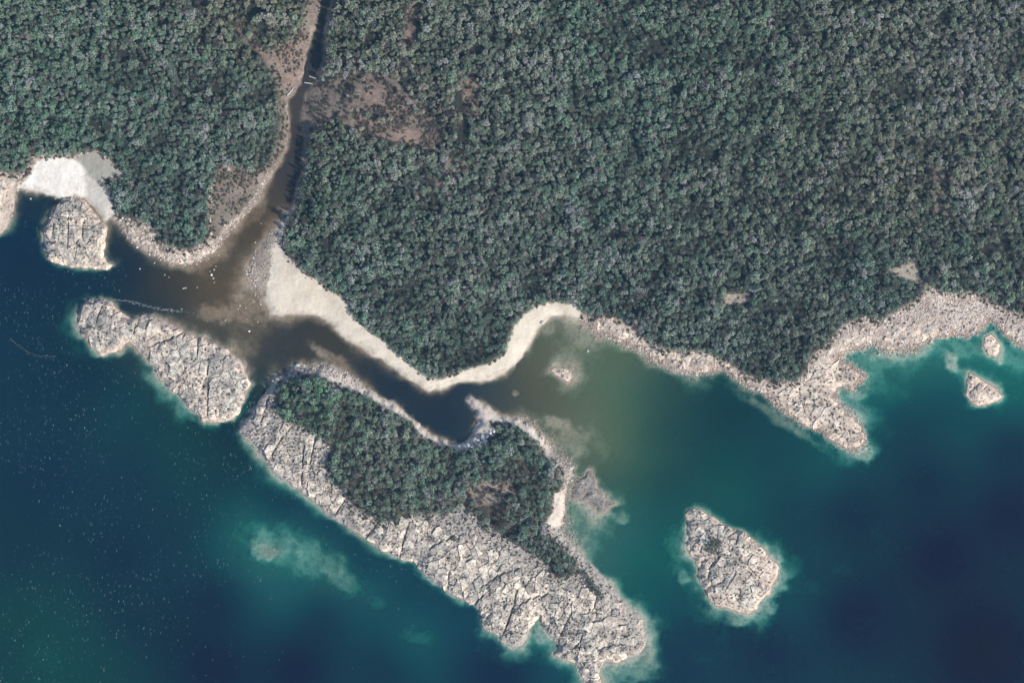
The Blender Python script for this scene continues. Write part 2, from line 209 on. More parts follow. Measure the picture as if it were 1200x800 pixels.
def mixc(nodes, links, kind, fac, a, b):
    m = nodes.new('ShaderNodeMix'); m.data_type = 'RGBA'; m.blend_type = kind
    for s_, v in ((m.inputs[0], fac), (m.inputs[6], a), (m.inputs[7], b)):
        if hasattr(v, 'is_linked'): links.new(v, s_)
        elif isinstance(v, (int, float)): s_.default_value = v
        else: s_.default_value = (*v, 1)
    return m.outputs[2]
def bump(nodes, links, h, strength, dist, bsdf):
    b = nodes.new('ShaderNodeBump'); b.inputs['Strength'].default_value = strength; b.inputs['Distance'].default_value = dist
    links.new(h, b.inputs['Height']); links.new(b.outputs[0], bsdf.inputs['Normal'])

def ground_material():
    m, nt, n, l, b = new_mat('ground')
    at = N(n, 'ShaderNodeAttribute', attribute_name='gcol')
    geo = n.new('ShaderNodeNewGeometry')
    f1 = noise(n, l, geo.outputs['Position'], .55, 6, .7); f2 = noise(n, l, geo.outputs['Position'], .09, 4)
    r1 = ramp(n, [(.32, (.55, .55, .56)), (.5, (1, 1, 1)), (.68, (1.3, 1.27, 1.22))]); l.new(f1, r1.inputs[0])
    at2 = N(n, 'ShaderNodeAttribute', attribute_name='rough')
    r2 = ramp(n, [(.35, (.9, .88, .86)), (.65, (1.08, 1.09, 1.1))]); l.new(f2, r2.inputs[0])
    c = mixc(n, l, 'MULTIPLY', at2.outputs['Fac'], at.outputs['Color'], r1.outputs[0])
    c = mixc(n, l, 'MULTIPLY', .8, c, r2.outputs[0])
    l.new(c, b.inputs['Base Color']); b.inputs['Roughness'].default_value = .95; b.inputs['Specular IOR Level'].default_value = .1
    bump(n, l, f1, .8, .5, b)
    return m
def rock_material(name, base, lichen, warm, z0=2.4):
    m, nt, n, l, b = new_mat(name)
    geo = n.new('ShaderNodeNewGeometry'); oi = n.new('ShaderNodeObjectInfo')
    P = geo.outputs['Position']
    big = noise(n, l, P, .06, 5, .6); mid = noise(n, l, P, .35, 6, .7); fine = noise(n, l, P, 1.1, 5, .75)
    rl = ramp(n, [(.42, (0, 0, 0)), (.62, (1, 1, 1))]); l.new(big, rl.inputs[0])
    c = mixc(n, l, 'MIX', rl.outputs[0], base, lichen)
    rp = ramp(n, [(.36, (.55, .55, .57)), (.5, (1, 1, 1)), (.60, (1.22, 1.21, 1.19))]); l.new(noise(n, l, P, .22, 3, .55), rp.inputs[0]); c = mixc(n, l, 'MULTIPLY', .9, c, rp.outputs[0])
    vo = n.new('ShaderNodeTexVoronoi'); vo.inputs['Scale'].default_value = .55; l.new(P, vo.inputs['Vector']); rv = ramp(n, [(.16, (.34, .35, .33)), (.30, (1, 1, 1))]); l.new(vo.outputs['Distance'], rv.inputs[0]); c = mixc(n, l, 'MULTIPLY', .8, c, rv.outputs[0])
    # warm, pinkish rock low down near the water
    sx = n.new('ShaderNodeSeparateXYZ'); l.new(P, sx.inputs[0])
    ma = N(n, 'ShaderNodeMath', operation='ADD'); l.new(sx.outputs['Z'], ma.inputs[0])
    mm = N(n, 'ShaderNodeMath', operation='MULTIPLY_ADD'); l.new(big, mm.inputs[0]); mm.inputs[1].default_value = 5; mm.inputs[2].default_value = -2.5
    l.new(mm.outputs[0], ma.inputs[1])
    rw = ramp(n, [(.0, (1, 1, 1)), (1, (0, 0, 0))]); mr = n.new('ShaderNodeMapRange'); l.new(ma.outputs[0], mr.inputs[0]); mr.inputs[1].default_value = .1; mr.inputs[2].default_value = z0 + 1.2
    l.new(mr.outputs[0], rw.inputs[0]); c = mixc(n, l, 'MIX', rw.outputs[0], c, warm)
    rr = ramp(n, [(0, (.70, .70, .715)), (1, (1.2, 1.18, 1.15))]); l.new(oi.outputs['Random'], rr.inputs[0]); c = mixc(n, l, 'MULTIPLY', 1, c, rr.outputs[0])
    rm = ramp(n, [(.34, (.48, .48, .49)), (.46, (.86, .86, .86)), (.62, (1.16, 1.14, 1.11))]); l.new(mid, rm.inputs[0]); c = mixc(n, l, 'MULTIPLY', 1, c, rm.outputs[0])
    rf = ramp(n, [(.33, (.48, .48, .48)), (.46, (.9, .9, .9)), (.68, (1.25, 1.25, 1.25))]); l.new(fine, rf.inputs[0]); c = mixc(n, l, 'MULTIPLY', .75, c, rf.outputs[0])
    # brown tide band at the waterline
    mt = n.new('ShaderNodeMapRange'); l.new(sx.outputs['Z'], mt.inputs[0]); mt.inputs[1].default_value = .04; mt.inputs[2].default_value = .22
    mt2 = n.new('ShaderNodeMapRange'); l.new(sx.outputs['Z'], mt2.inputs[0]); mt2.inputs[1].default_value = -.1; mt2.inputs[2].default_value = -.45
    mxm = N(n, 'ShaderNodeMath', operation='MAXIMUM'); l.new(mt.outputs[0], mxm.inputs[0]); l.new(mt2.outputs[0], mxm.inputs[1])
    c = mixc(n, l, 'MIX', mxm.outputs[0], (.36, .27, .20), c)
    l.new(c, b.inputs['Base Color']); b.inputs['Roughness'].default_value = .9; b.inputs['Specular IOR Level'].default_value = .15
    add = N(n, 'ShaderNodeMath', operation='ADD'); l.new(mid, add.inputs[0]); l.new(fine, add.inputs[1])
    bump(n, l, add.outputs[0], .7, .6, b)
    return m
def leaf_material(name, src):
    m, nt, n, l, b = new_mat(name)
    if src == 'instancer': at = N(n, 'ShaderNodeAttribute', attribute_name='tint', attribute_type='INSTANCER'); col = at.outputs['Color']
    else: col = n.new('ShaderNodeObjectInfo').outputs['Color']
    sh = N(n, 'ShaderNodeAttribute', attribute_name='leaf'); c = mixc(n, l, 'MULTIPLY', 1, col, sh.outputs['Color'])
    l.new(c, b.inputs['Base Color']); b.inputs['Roughness'].default_value = .7; b.inputs['Specular IOR Level'].default_value = .25
    tr = n.new('ShaderNodeBsdfTranslucent'); l.new(c, tr.inputs[0]); mx = n.new('ShaderNodeMixShader'); mx.inputs[0].default_value = .2
    l.new(b.outputs[0], mx.inputs[1]); l.new(tr.outputs[0], mx.inputs[2]); l.new(mx.outputs[0], n['Material Output'].inputs['Surface'])
    return m
def plain(name, col, rough=.85, nscale=2.0, var=.3):
    m, nt, n, l, b = new_mat(name); geo = n.new('ShaderNodeNewGeometry')
    f = noise(n, l, geo.outputs['Position'], nscale, 5, .7); r = ramp(n, [(.3, (1 - var,) * 3), (.7, (1 + var,) * 3)]); l.new(f, r.inputs[0])
    l.new(mixc(n, l, 'MULTIPLY', 1, col, r.outputs[0]), b.inputs['Base Color']); b.inputs['Roughness'].default_value = rough; b.inputs['Specular IOR Level'].default_value = .2
    bump(n, l, f, .5, .1, b); return m
def tint_material(name, src='instancer', rough=.9):
    m, nt, n, l, b = new_mat(name)
    at = N(n, 'ShaderNodeAttribute', attribute_name='tint', attribute_type='INSTANCER' if src == 'instancer' else 'GEOMETRY')
    geo = n.new('ShaderNodeNewGeometry'); f = noise(n, l, geo.outputs['Position'], 1.6, 4, .7); r = ramp(n, [(.3, (.7,) * 3), (.7, (1.25,) * 3)]); l.new(f, r.inputs[0])
    l.new(mixc(n, l, 'MULTIPLY', 1, at.outputs['Color'], r.outputs[0]), b.inputs['Base Color']); b.inputs['Roughness'].default_value = rough; b.inputs['Specular IOR Level'].default_value = .15
    return m
def water_material():
    m, nt, n, l, b = new_mat('water'); n.remove(b)
    wc = N(n, 'ShaderNodeAttribute', attribute_name='wcol'); fi = N(n, 'ShaderNodeAttribute', attribute_name='wfilter')
    geo = n.new('ShaderNodeNewGeometry'); P = geo.outputs['Position']
    mp = n.new('ShaderNodeMapping'); mp.inputs['Scale'].default_value = (1.0, .35, 1.0); l.new(P, mp.inputs[0])
    wv = noise(n, l, mp.outputs[0], .9, 4, .65); lg = noise(n, l, P, .02, 4, .55)
    r = ramp(n, [(.35, (.88, .93, .95)), (.65, (1.14, 1.07, 1.05))]); l.new(lg, r.inputs[0])
    c = mixc(n, l, 'MULTIPLY', 1, wc.outputs['Color'], r.outputs[0])
    rw_ = ramp(n, [(.3, (.86, .88, .9)), (.5, (1, 1, 1)), (.7, (1.16, 1.13, 1.1))]); l.new(wv, rw_.inputs[0]); c = mixc(n, l, 'MULTIPLY', .8, c, rw_.outputs[0])
    df = n.new('ShaderNodeBsdfDiffuse'); l.new(c, df.inputs[0])
    tr = n.new('ShaderNodeBsdfTransparent'); l.new(fi.outputs['Color'], tr.inputs[0])
    mx = n.new('ShaderNodeAddShader'); l.new(tr.outputs[0], mx.inputs[0]); l.new(df.outputs[0], mx.inputs[1])
    gl = n.new('ShaderNodeBsdfGlossy'); gl.inputs['Roughness'].default_value = .12
    bp = n.new('ShaderNodeBump'); bp.inputs['Strength'].default_value = .35; bp.inputs['Distance'].default_value = .25; l.new(wv, bp.inputs['Height']); l.new(bp.outputs[0], gl.inputs['Normal'])
    lw = n.new('ShaderNodeLayerWeight'); lw.inputs[0].default_value = .5; p5 = N(n, 'ShaderNodeMath', operation='POWER'); l.new(lw.outputs['Facing'], p5.inputs[0]); p5.inputs[1].default_value = 5
    fr = N(n, 'ShaderNodeMath', operation='MULTIPLY_ADD'); l.new(p5.outputs[0], fr.inputs[0]); fr.inputs[1].default_value = .98; fr.inputs[2].default_value = .02
    m2 = n.new('ShaderNodeMixShader'); l.new(fr.outputs[0], m2.inputs[0]); l.new(mx.outputs[0], m2.inputs[1]); l.new(gl.outputs[0], m2.inputs[2])
    l.new(m2.outputs[0], n['Material Output'].inputs['Surface']); return m

ROCK_BASE, ROCK_LICHEN, ROCK_WARM = (.66, .585, .495), (.52, .49, .43), (.78, .645, .525)
M = dict(ground=ground_material(), rock=rock_material('pale_rock', ROCK_BASE, ROCK_LICHEN, ROCK_WARM),
         grey_rock=rock_material('grey_rock', (.37, .345, .32), (.28, .27, .255), (.30, .275, .245), .5), leaf_i=leaf_material('leaves_wood', 'instancer'), leaf_o=leaf_material('leaves_tree', 'object'),
         bark=plain('bark', (.14, .11, .085)), log=plain('bleached_wood', (.55, .52, .48), .8, 3), stone=tint_material('stone'), white_stone=plain('white_stone', (.72, .70, .67), .8, 1.2, .18),
         boulder=plain('boulder_stone', (.44, .40, .36), .9, 1.2, .3), foam_glints=tint_material('foam_glints', 'geometry', .6), water=water_material())

# ------------------------------------------------------------------ object helpers
def tag(o, label=None, cat=None, group=None, kind=None):
    for k, v in (('label', label), ('category', cat), ('group', group), ('kind', kind)):
        if v: o[k] = v
    return o
def empty(name, loc):
    o = bpy.data.objects.new(name, None); o.empty_display_size = 1; COL.objects.link(o); o.location = loc; return o
def mesh_obj(name, verts, faces, mat, parent=None, smooth=False):
    me = bpy.data.meshes.new(name); me.from_pydata(verts, [], faces); me.update()
    if smooth: me.polygons.foreach_set('use_smooth', [True] * len(me.polygons))
    me.materials.append(mat); o = bpy.data.objects.new(name, me); COL.objects.link(o)
    if parent is not None: o.parent = parent
    return o
def set_attr(me, name, kind, data):
    a = me.attributes.new(name, kind, 'POINT')
    a.data.foreach_set({'FLOAT': 'value', 'INT': 'value', 'FLOAT_COLOR': 'color', 'FLOAT_VECTOR': 'vector'}[kind], np.ascontiguousarray(data, dtype=np.int32 if kind == 'INT' else np.float32).ravel())
def rgba(c): return np.concatenate([c, np.ones(c.shape[:-1] + (1,))], -1)
def grid_mesh(name, X, Y, Z, facemask, mat, attrs, smooth=True):
    """a height field in map units; only the faces in facemask; attrs: name -> (kind, array)"""
    H, Wd = X.shape; idx = np.arange(H * Wd).reshape(H, Wd)
    q = np.stack([idx[1:, :-1], idx[1:, 1:], idx[:-1, 1:], idx[:-1, :-1]], -1)[facemask]
    used = np.unique(q); remap = np.full(H * Wd, -1, np.int64); remap[used] = np.arange(len(used)); q = remap[q]
    co = np.stack([(X.ravel() - 600) * S, (400 - Y.ravel()) * S, Z.ravel()], -1)[used]
    me = bpy.data.meshes.new(name); me.vertices.add(len(co)); me.vertices.foreach_set('co', co.astype(np.float32).ravel())
    me.loops.add(q.size); me.loops.foreach_set('vertex_index', q.astype(np.int32).ravel())
    me.polygons.add(len(q)); me.polygons.foreach_set('loop_start', np.arange(0, q.size, 4, dtype=np.int32)); me.polygons.foreach_set('loop_total', np.full(len(q), 4, np.int32))
    if smooth: me.polygons.foreach_set('use_smooth', np.ones(len(q), bool))
    me.update(calc_edges=True)
    for k, (kind, arr) in attrs.items(): set_attr(me, k, kind, arr.reshape(H * Wd, -1)[used])
    me.materials.append(mat); o = bpy.data.objects.new(name, me); COL.objects.link(o); return o
EXT = np.array([60., 200., 600., 1800., 5000.])
def widen(F): return np.pad(F, ((5, 5), (5, 5)) + ((0, 0),) * (F.ndim - 2), 'edge')
egx = np.concatenate([gx[0] - EXT[::-1], gx, gx[-1] + EXT]); egy = np.concatenate([gy[0] - EXT[::-1], gy, gy[-1] + EXT])
EX, EY = np.meshgrid(egx, egy)

# ------------------------------------------------------------------ ground colours (the materials' own albedo)
def blend(C, w, col): return C * (1 - w[..., None]) + np.asarray(col, float) * w[..., None]
fl = fbm(GX, GY, 40, 4, 6)
C = np.broadcast_to(np.array([.12, .102, .083]), GX.shape + (3,)).copy()      # bare soil and heath
C = blend(C, sstep(-.1, .15, fl), (.165, .132, .108))
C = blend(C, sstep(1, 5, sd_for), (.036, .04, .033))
cob = sstep(3, -3, sd_for - 1) * sstep(-4, 0, sd_main)
# stony shore: everything between the woods and the water that is not sand or heath
heath = np.clip(np.maximum.reduce([sdf([(248,275),(246,235),(258,203),(330,185),(337,160),(336,110),(355,70),(376,-20),(366,-20),(345,50),(318,66),(326,110),(327,165),(318,190),(300,207),(306,222),(280,250),(262,268),(252,283)], wx, wy, 12),
      sdf([(356,105),(372,98),(400,96),(405,130),(376,150),(360,168),(354,150)], wx, wy, 12)]) / 4 + .5, 0, 1)
C = blend(C, cob * (1 - heath * .97), (.45, .37, .31))
C = blend(C, cob * (1 - heath) * sstep(.02, .2, fbm(GX, GY, 20, 4, 41)) * .7, (.27, .215, .175))
C = blend(C, cob * (1 - heath) * (GX > 690) * sstep(9, 2, sd_main + n2 * 14) * .75, (.30, .225, .17))
C = blend(C, cob * (1 - heath) * sstep(4, 10, sd_main) * sstep(.06, .2, fbm(GX, GY, 30, 3, 42)) * .8, (.56, .48, .41))
C = blend(C, sstep(1.5, -1, sd_for) * sstep(2, 8, sd_land) * heath * .55, (.23, .20, .16))
C = blend(C, sstep(3.5, 0, np.abs(sd_main - 1.5)) * heath * sstep(.0, .2, n2 + .12) * sstep(40, 250, GY), (.34, .29, .235))
C = blend(C, sstep(270, 235, GY) * sstep(225, 260, GX) * (GX < 410) * sstep(3, -1, sd_for) * sstep(-.12, .1, fbm(GX, GY, 14, 3, 31)) * .9, (.155, .13, .10))
C = blend(C, sstep(250, 215, GY) * sstep(225, 260, GX) * (GX < 410) * sstep(3, -1, sd_for) * .5, (.22, .18, .15))
for pl, kp_ in GAPS:
    if kp_ > 0: C = blend(C, np.clip(sdf(pl, wx, wy, 6) / 3 + .6, 0, 1) * .95, (.235, .175, .145) if kp_ < .2 else (.19, .15, .125))
C = blend(C, np.clip(sd_f1 / 3 + .6, 0, 1), (.33, .315, .27))
C = blend(C, np.clip(sd_s1 / 2.5 + .5, 0, 1), (.70, .66, .60))
C = blend(C, np.clip(sdf([(100,200),(108,212),(120,216),(130,228),(136,252),(120,259),(105,236)], wx, wy, 12) / 5 + .5, 0, 1) * .8, (.47, .43, .375))
C = blend(C, np.clip(sd_b2 / 3 + .5, 0, 1), (.33, .285, .235))
C = blend(C, np.clip(sd_s2 / 2 + .5, 0, 1), (.665, .595, .485))
C = blend(C, np.clip(sd_s2 / 2 + .5, 0, 1) * sstep(470, 370, GX) * .55, (.585, .51, .41))
C = blend(C, np.clip((sd_clr + rag * .9 - .8) / 2.5 + .5, 0, 1), (.36, .32, .26))
wet = sstep(1.8, 0, sd_main) * sstep(-6, 0, sd_main)
C = blend(C, wet * .55, (.22, .18, .14))
sandm = np.clip(np.maximum.reduce([sd_s1, sd_s2]) / 2 + .5, 0, 1)
wr = sd_main + fbm(GX, GY, 18, 3, 33) * 5
C = blend(C, sandm * sstep(1.3, .2, np.abs(wr - 4.2)) * sstep(-.08, .12, fbm(GX, GY, 6, 2, 34)) * .5, (.24, .20, .16))
C = blend(C, sandm * sstep(3.6, 1.6, wr) * .38, (.36, .31, .26))
C = blend(C, sandm * sstep(.08, .25, fbm(GX, GY, 12, 4, 35)) * .28, (.44, .385, .32))
# bed of the water
bed = np.broadcast_to(np.array([.50, .46, .38]), GX.shape + (3,)).copy()
bed = blend(bed, tannin, (.31, .235, .165)); bed = blend(bed, sstep(.05, .25, n2) * .6, (.26, .24, .20)); bed = blend(bed, sstep(.05, .25, -n1) * .5, (.58, .52, .42))
reefc = np.exp(-(((GX - 318) / 16) ** 2 + ((GY - 646) / 9) ** 2)) + .55 * np.exp(-(((GX - 368) / 34) ** 2 + ((GY - 658) / 12) ** 2)) * sstep(-.05, .15, n2)
bed = blend(bed, np.clip(reefc, 0, 1) * .85, (.30, .235, .19))
C = np.where((sd_main < -1)[..., None], bed, C)
FAR = sstep(20, 70, np.maximum(np.maximum(-60 - GX, GX - 1260), -60 - GY))
C = blend(C, FAR * (sd_main > 0), (.06, .075, .055))
ROUGH = np.where(sd_main > 0, 1.0, .9) * (1 - .75 * np.clip(np.maximum.reduce([sd_s1, sd_s2, sd_f1]) / 2 + .5, 0, 1))

def fmask(A): return (A[:-1, :-1] + A[1:, :-1] + A[:-1, 1:] + A[1:, 1:]) / 4
EZ = widen(ZG); EC = rgba(widen(C)); ER = widen(ROUGH)
beach_id = np.zeros(ZG.shape, int); onland = sd_main > -1
beach_id[(sd_s1 > 0) & onland] = 1
beach_id[(np.maximum(sd_s2, sd_b2) > 0) & onland & (GX < 507)] = 2
beach_id[(sd_s2 > 0) & onland & (GX >= 507)] = 3
bid = widen(beach_id)[:-1, :-1]; bid[:5] = 0; bid[-5:] = 0; bid[:, :5] = 0; bid[:, -5:] = 0
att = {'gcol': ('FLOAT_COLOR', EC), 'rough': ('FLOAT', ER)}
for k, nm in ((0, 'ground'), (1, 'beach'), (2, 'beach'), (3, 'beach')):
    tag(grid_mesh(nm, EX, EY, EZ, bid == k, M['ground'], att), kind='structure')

# ------------------------------------------------------------------ water
WALB = 1.0
wcol = np.maximum((lin(idw(SEA, 3, 3.0, 200.0, 7)) - np.array([.0128, .0298, .0545])) / np.array([1.24, 1.14, 1.03]), .0009)
kf = np.array([1.05, .22, .27]) * (1 - tannin[..., None]) + np.array([.44, .50, .62]) * tannin[..., None]
wfil = np.exp(-depth[..., None] * kf * .75)
wop = 1 - np.exp(-depth * (.42 + .8 * tannin))
wop = .06 + .937 * wop
wfil = wfil * (1 - wop[..., None]); wcol = wcol * (1 - (1 - wop[..., None]) ** 2)
wmask = fmask(np.where(ZG < .35, 1.0, 0.0)) > 0
wm = np.zeros((EX.shape[0] - 1, EX.shape[1] - 1), bool); wm[5:-5, 5:-5] = wmask; wm[-5:, :] = True
wm[:5] |= wm[5:6]; wm[:, :5] |= wm[:, 5:6]; wm[:, -5:] |= wm[:, -6:-5]
rivpoly = [(372,-160),(400,-160),(394,30),(384,80),(366,120),(362,165),(362,200),(350,250),(318,275),(290,318),(250,296),(290,238),(330,180),(330,110),(350,80),(366,20)]
riv = widen(sdf(rivpoly, GX, GY, 20))[:-1, :-1] > 0
riv[-5:] = False
watt = {'wcol': ('FLOAT_COLOR', rgba(widen(wcol))), 'wfilter': ('FLOAT_COLOR', rgba(widen(wfil)))}
tag(grid_mesh('sea', EX, EY, EX * 0, wm & ~riv, M['water'], watt), kind='structure')
tag(grid_mesh('river', EX, EY, EX * 0, wm & riv, M['water'], watt), kind='structure')

# ------------------------------------------------------------------ rocky islands, split along their joints into slabs
AMP = dict(A=4.2, B=3.6, C=5.0, D=3.4, E=1.7, F=.9, H=.8, K=.95)
LEN = dict(A=5, B=6, C=9, D=7, E=4, F=4, H=3, K=2.5)
CRACKS = dict(B=[[(181,403),(198,398),(214,391)],[(244,432),(245,455),(244,486)],[(115,375),(120,360)],[(158,390),(163,375)],[(232,398),(233,414)],[(238,455),(243,440)]],
  C=[[(395,600),(412,575),(424,560)],[(430,628),(445,610)],[(470,650),(474,630),(480,612)],[(590,742),(600,715),(606,690)],[(600,712),(622,700),(645,694)],[(650,765),(660,735),(672,712)],[(560,690),(585,672),(610,664)],[(700,760),(722,752),(745,757)],[(307,495),(312,478),(316,466)],[(326,520),(334,510),(343,500)],[(318,534),(325,524)],[(354,570),(355,552),(357,522)],[(362,555),(366,535),(371,512)],[(735,802),(718,788),(705,778),(690,763),(680,752),(683,738)],[(680,752),(668,760),(655,770)],[(505,640),(520,632),(534,628)],[(555,712),(562,700),(572,690)],[(526,688),(526,670)],[(633,706),(640,712)],[(700,722),(697,712),(697,700)]],
  D=[[(806,604),(818,613),(828,622)],[(876,664),(888,675),(904,687),(912,692)],[(819,682),(820,668),(824,655)],[(830,680),(831,666),(836,656)],[(827,690),(835,685),(845,682)],[(808,650),(822,648),(834,650),(842,652)],[(852,628),(862,624)],[(860,650),(868,656)]],
  E=[[(1134,462),(1142,454),(1150,446)],[(1152,456),(1158,451)]],
  N=[[(915,462),(930,467),(943,472),(955,474),(975,476),(990,478)],[(962,500),(975,496)]],
  A=[[(82,255),(82,275),(81,290)],[(65,260),(63,280)],[(58,284),(72,285),(80,286)],[(100,258),(98,280)],[(90,285),(96,280)]], F=[], H=[], K=[[(683,584),(690,575),(694,562)]], W=[])
ANG = dict(A=(88, 1.5), B=(72, 1.35), C=(66, 1.4), D=(48, 1.3), E=(45, 1.3), F=(20, 1.1), H=(30, 1.2), K=(55, 1.5), N=(28, 1.5), W=(75, 1.3))
SDR = dict(SDI); SDR['A'] = sd_A; SDR['N'] = sdf(HEAD_N, wx, wy, 20); SDR['W'] = sdf(CLIFF_W, wx, wy, 20)
def crack_cut(k):
    cut = 0
    for pl in CRACKS[k]:
        d = np.full(GX.shape, 1e9)
        for a, b in zip(pl, pl[1:]): d = np.minimum(d, seg_dist2(GX, GY, a, b))
        cut = np.maximum(cut, np.exp(-d / 3.0))
    return cut
ZI = {}
for k in SDI.keys() | {'A'}:
    s_ = SDR[k]
    up = AMP[k] * (1 - np.exp(-np.maximum(s_, 0) / LEN[k])) * (1 + .55 * n1) + .5 * n2 * np.clip(s_ / 4, 0, 1) * min(1, AMP[k] / 2)
    if k == 'C': up = up + 1.5 * sstep(0, 14, sd_for)
    up = np.where(s_ > 2, np.maximum(up - 1.7 * crack_cut(k) * min(1, AMP[k] / 3), .08), up)
    ZI[k] = np.where(s_ > 0, up, .22 * s_ - .03)
ZI['N'] = ZG.copy(); ZI['W'] = ZG.copy()
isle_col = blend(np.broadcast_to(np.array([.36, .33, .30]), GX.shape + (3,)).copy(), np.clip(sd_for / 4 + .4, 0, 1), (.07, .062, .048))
isle_col = blend(isle_col, np.clip(sd_sc / 2 + .5, 0, 1), (.60, .525, .45))
isle_col = blend(isle_col, sstep(2.2, 0, SDI['C']) * np.clip(sd_sc / 3 + .6, 0, 1) * .7, (.33, .27, .20))
isle_col = blend(isle_col, np.clip(sdf([(551,571),(570,562),(600,566),(603,577),(588,580),(585,590),(570,590),(556,591),(546,590)], wx, wy, 10) / 2 + .5, 0, 1), (.26, .21, .175))
irough = np.ones(GX.shape) * (1 - .7 * np.clip(sd_sc / 2 + .5, 0, 1))

def clip_poly(P, nx, ny, c):
    out = []
    for i in range(len(P)):
        a, b = P[i], P[(i + 1) % len(P)]; da = a[0] * nx + a[1] * ny - c; db = b[0] * nx + b[1] * ny - c
        if da <= 0: out.append(a)
        if (da < 0) != (db < 0) and da != db:
            t = da / (da - db); out.append((a[0] + t * (b[0] - a[0]), a[1] + t * (b[1] - a[1])))
    return out
def fracture(k, n_target, keep):
    """cells of a jittered, stretched Voronoi diagram whose borders follow the big cracks"""
    ang, an = ANG[k]; ca, sa = math.cos(math.radians(ang)), -math.sin(math.radians(ang))
    ok = keep > 0; area = ok.sum() * STEP * STEP; sp = math.sqrt(area * .74 / n_target)
    T = lambda x, y: ((x * ca + y * sa) / math.sqrt(an), (-x * sa + y * ca) * math.sqrt(an))
    I = lambda u, v: (u * math.sqrt(an) * ca - v / math.sqrt(an) * sa, u * math.sqrt(an) * sa + v / math.sqrt(an) * ca)
    seeds = []; crk = []
    for pl in CRACKS[k]:
        for a, b in zip(pl, pl[1:]):
            L = math.hypot(b[0] - a[0], b[1] - a[1]); nx, ny = -(b[1] - a[1]) / L, (b[0] - a[0]) / L
            m = max(1, round(L / 10))
            for i in range(m):
                t = (i + .5) / m; x, y = a[0] + t * (b[0] - a[0]), a[1] + t * (b[1] - a[1])
                cid = len(crk) // 2 + 1
                crk += [(x + nx * 4.2, y + ny * 4.2), (x - nx * 4.2, y - ny * 4.2)]
    for i, p in enumerate(crk): seeds.append((*T(*p), i // 2 + 1))
    xs = GX[ok]; ys = GY[ok]; tu, tv = T(xs, ys)
    lo = (tu.min() - sp * 2, tv.min() - sp * 2); hi = (tu.max() + sp * 2, tv.max() + sp * 2)
    u = lo[0]; row = 0
    while u < hi[0]:
        v = lo[1] + (row % 2) * sp * .5
        while v < hi[1]:
            q_ = vnoise(np.array(I(u, v)[0] / 38.0 + 7), np.array(I(u, v)[1] / 38.0 + 3))
            if random.random() < (.97 if q_ > .5 else .5):
                p = (u + random.uniform(-.48, .48) * sp, v + random.uniform(-.48, .48) * sp)
                if all((p[0] - q[0]) ** 2 + (p[1] - q[1]) ** 2 > 30 for q in seeds[:len(crk)]): seeds.append((*p, 0))
            v += sp
        u += sp; row += 1
    A = np.array(seeds); cells = []
    for i, (u, v, cid) in enumerate(seeds):
        x, y = I(u, v)
        if samp(keep, x, y) <= 0: continue
        d = (A[:, 0] - u) ** 2 + (A[:, 1] - v) ** 2; near = np.argsort(d)[1:16]; R = sp * 2.0
        P = [(u - R, v - R), (u + R, v - R), (u + R, v + R), (u - R, v + R)]
        for j in near:
            du, dv = A[j, 0] - u, A[j, 1] - v; L = math.hypot(du, dv) + 1e-9; nx, ny = du / L, dv / L
            g = random.choice((.12, .2, .3, .55))
            if cid and A[j, 2] == cid: g = 1.25
            P = clip_poly(P, nx, ny, (u + A[j, 0]) / 2 * nx + (v + A[j, 1]) / 2 * ny - g)
            if len(P) < 3: break
        if len(P) >= 3: cells.append([I(*p) for p in P])
    return cells
def slab_mesh(P, Z, offk, name, mat, parent):
    """one fractured slab: cracked outline, stepped uneven top, sides down into the joint"""
    cx = sum(p[0] for p in P) / len(P); cy = sum(p[1] for p in P) / len(P)
    if area2(P) < 8: return None
    ring = []
    for i in range(len(P)):
        a, b = P[i], P[(i + 1) % len(P)]; L = math.hypot(b[0] - a[0], b[1] - a[1])
        ring.append(a)
        if L > 6:
            t = random.uniform(.35, .65); j = random.uniform(-.05, .10); nx, ny = cx - a[0], cy - a[1]
            ring.append((a[0] + (b[0] - a[0]) * t + nx * j, a[1] + (b[1] - a[1]) * t + ny * j))
    n = len(ring); rx = np.array([p[0] for p in ring]); ry = np.array([p[1] for p in ring])
    zt = samp(Z, rx, ry); zc = float(samp(Z, cx, cy))
    off = random.choice((.12, .25, .4, .65, 1.0)) * offk * min(1, .45 + .2 * max(zc, 0))
    tx, ty = random.uniform(-.028, .028) * offk, random.uniform(-.028, .028) * offk
    top = []
    for i in range(n):
        w = min(1, max(0, (zt[i] - .05) / .8))
        pl = zc + (rx[i] - cx) * tx + (ry[i] - cy) * ty + off
        top.append(zt[i] * (1 - w) + w * (.55 * pl + .45 * (zt[i] + off)) + random.uniform(-.08, .08) * offk)
    wc = min(1, max(0, (zc - .05) / .8))
    vs = [W(rx[i], ry[i], top[i]) for i in range(n)]
    k2 = [random.uniform(.42, .7) for _ in range(n)]
    ix, iy = cx + random.uniform(-.1, .1) * abs(rx[0] - cx), cy
    vs += [W(ix + (rx[i] - ix) * k2[i], iy + (ry[i] - iy) * k2[i], (top[i] * k2[i] + (zc + off * wc) * (1 - k2[i])) + random.uniform(-.08, .12) * offk * wc) for i in range(n)]
    vs.append(W(ix, iy, zc + off * wc + random.uniform(-.08, .1) * offk * wc))
    vs += [W(cx + (rx[i] - cx) * 1.03, cy + (ry[i] - cy) * 1.03, min(zt[i], top[i]) - .9) for i in range(n)]
    fs = []
    for i in range(n):
        j = (i + 1) % n
        # map y runs south, so the map ring is mirrored: keep the faces pointing up
        fs += [(i, n + i, n + j, j), (n + i, 2 * n, n + j), (2 * n + 1 + i, i, j, 2 * n + 1 + j)]
    if area2(ring) > 0: fs = [f for f in fs]
    else: fs = [tuple(reversed(f)) for f in fs]
    return mesh_obj(name, vs, fs, mat, parent)
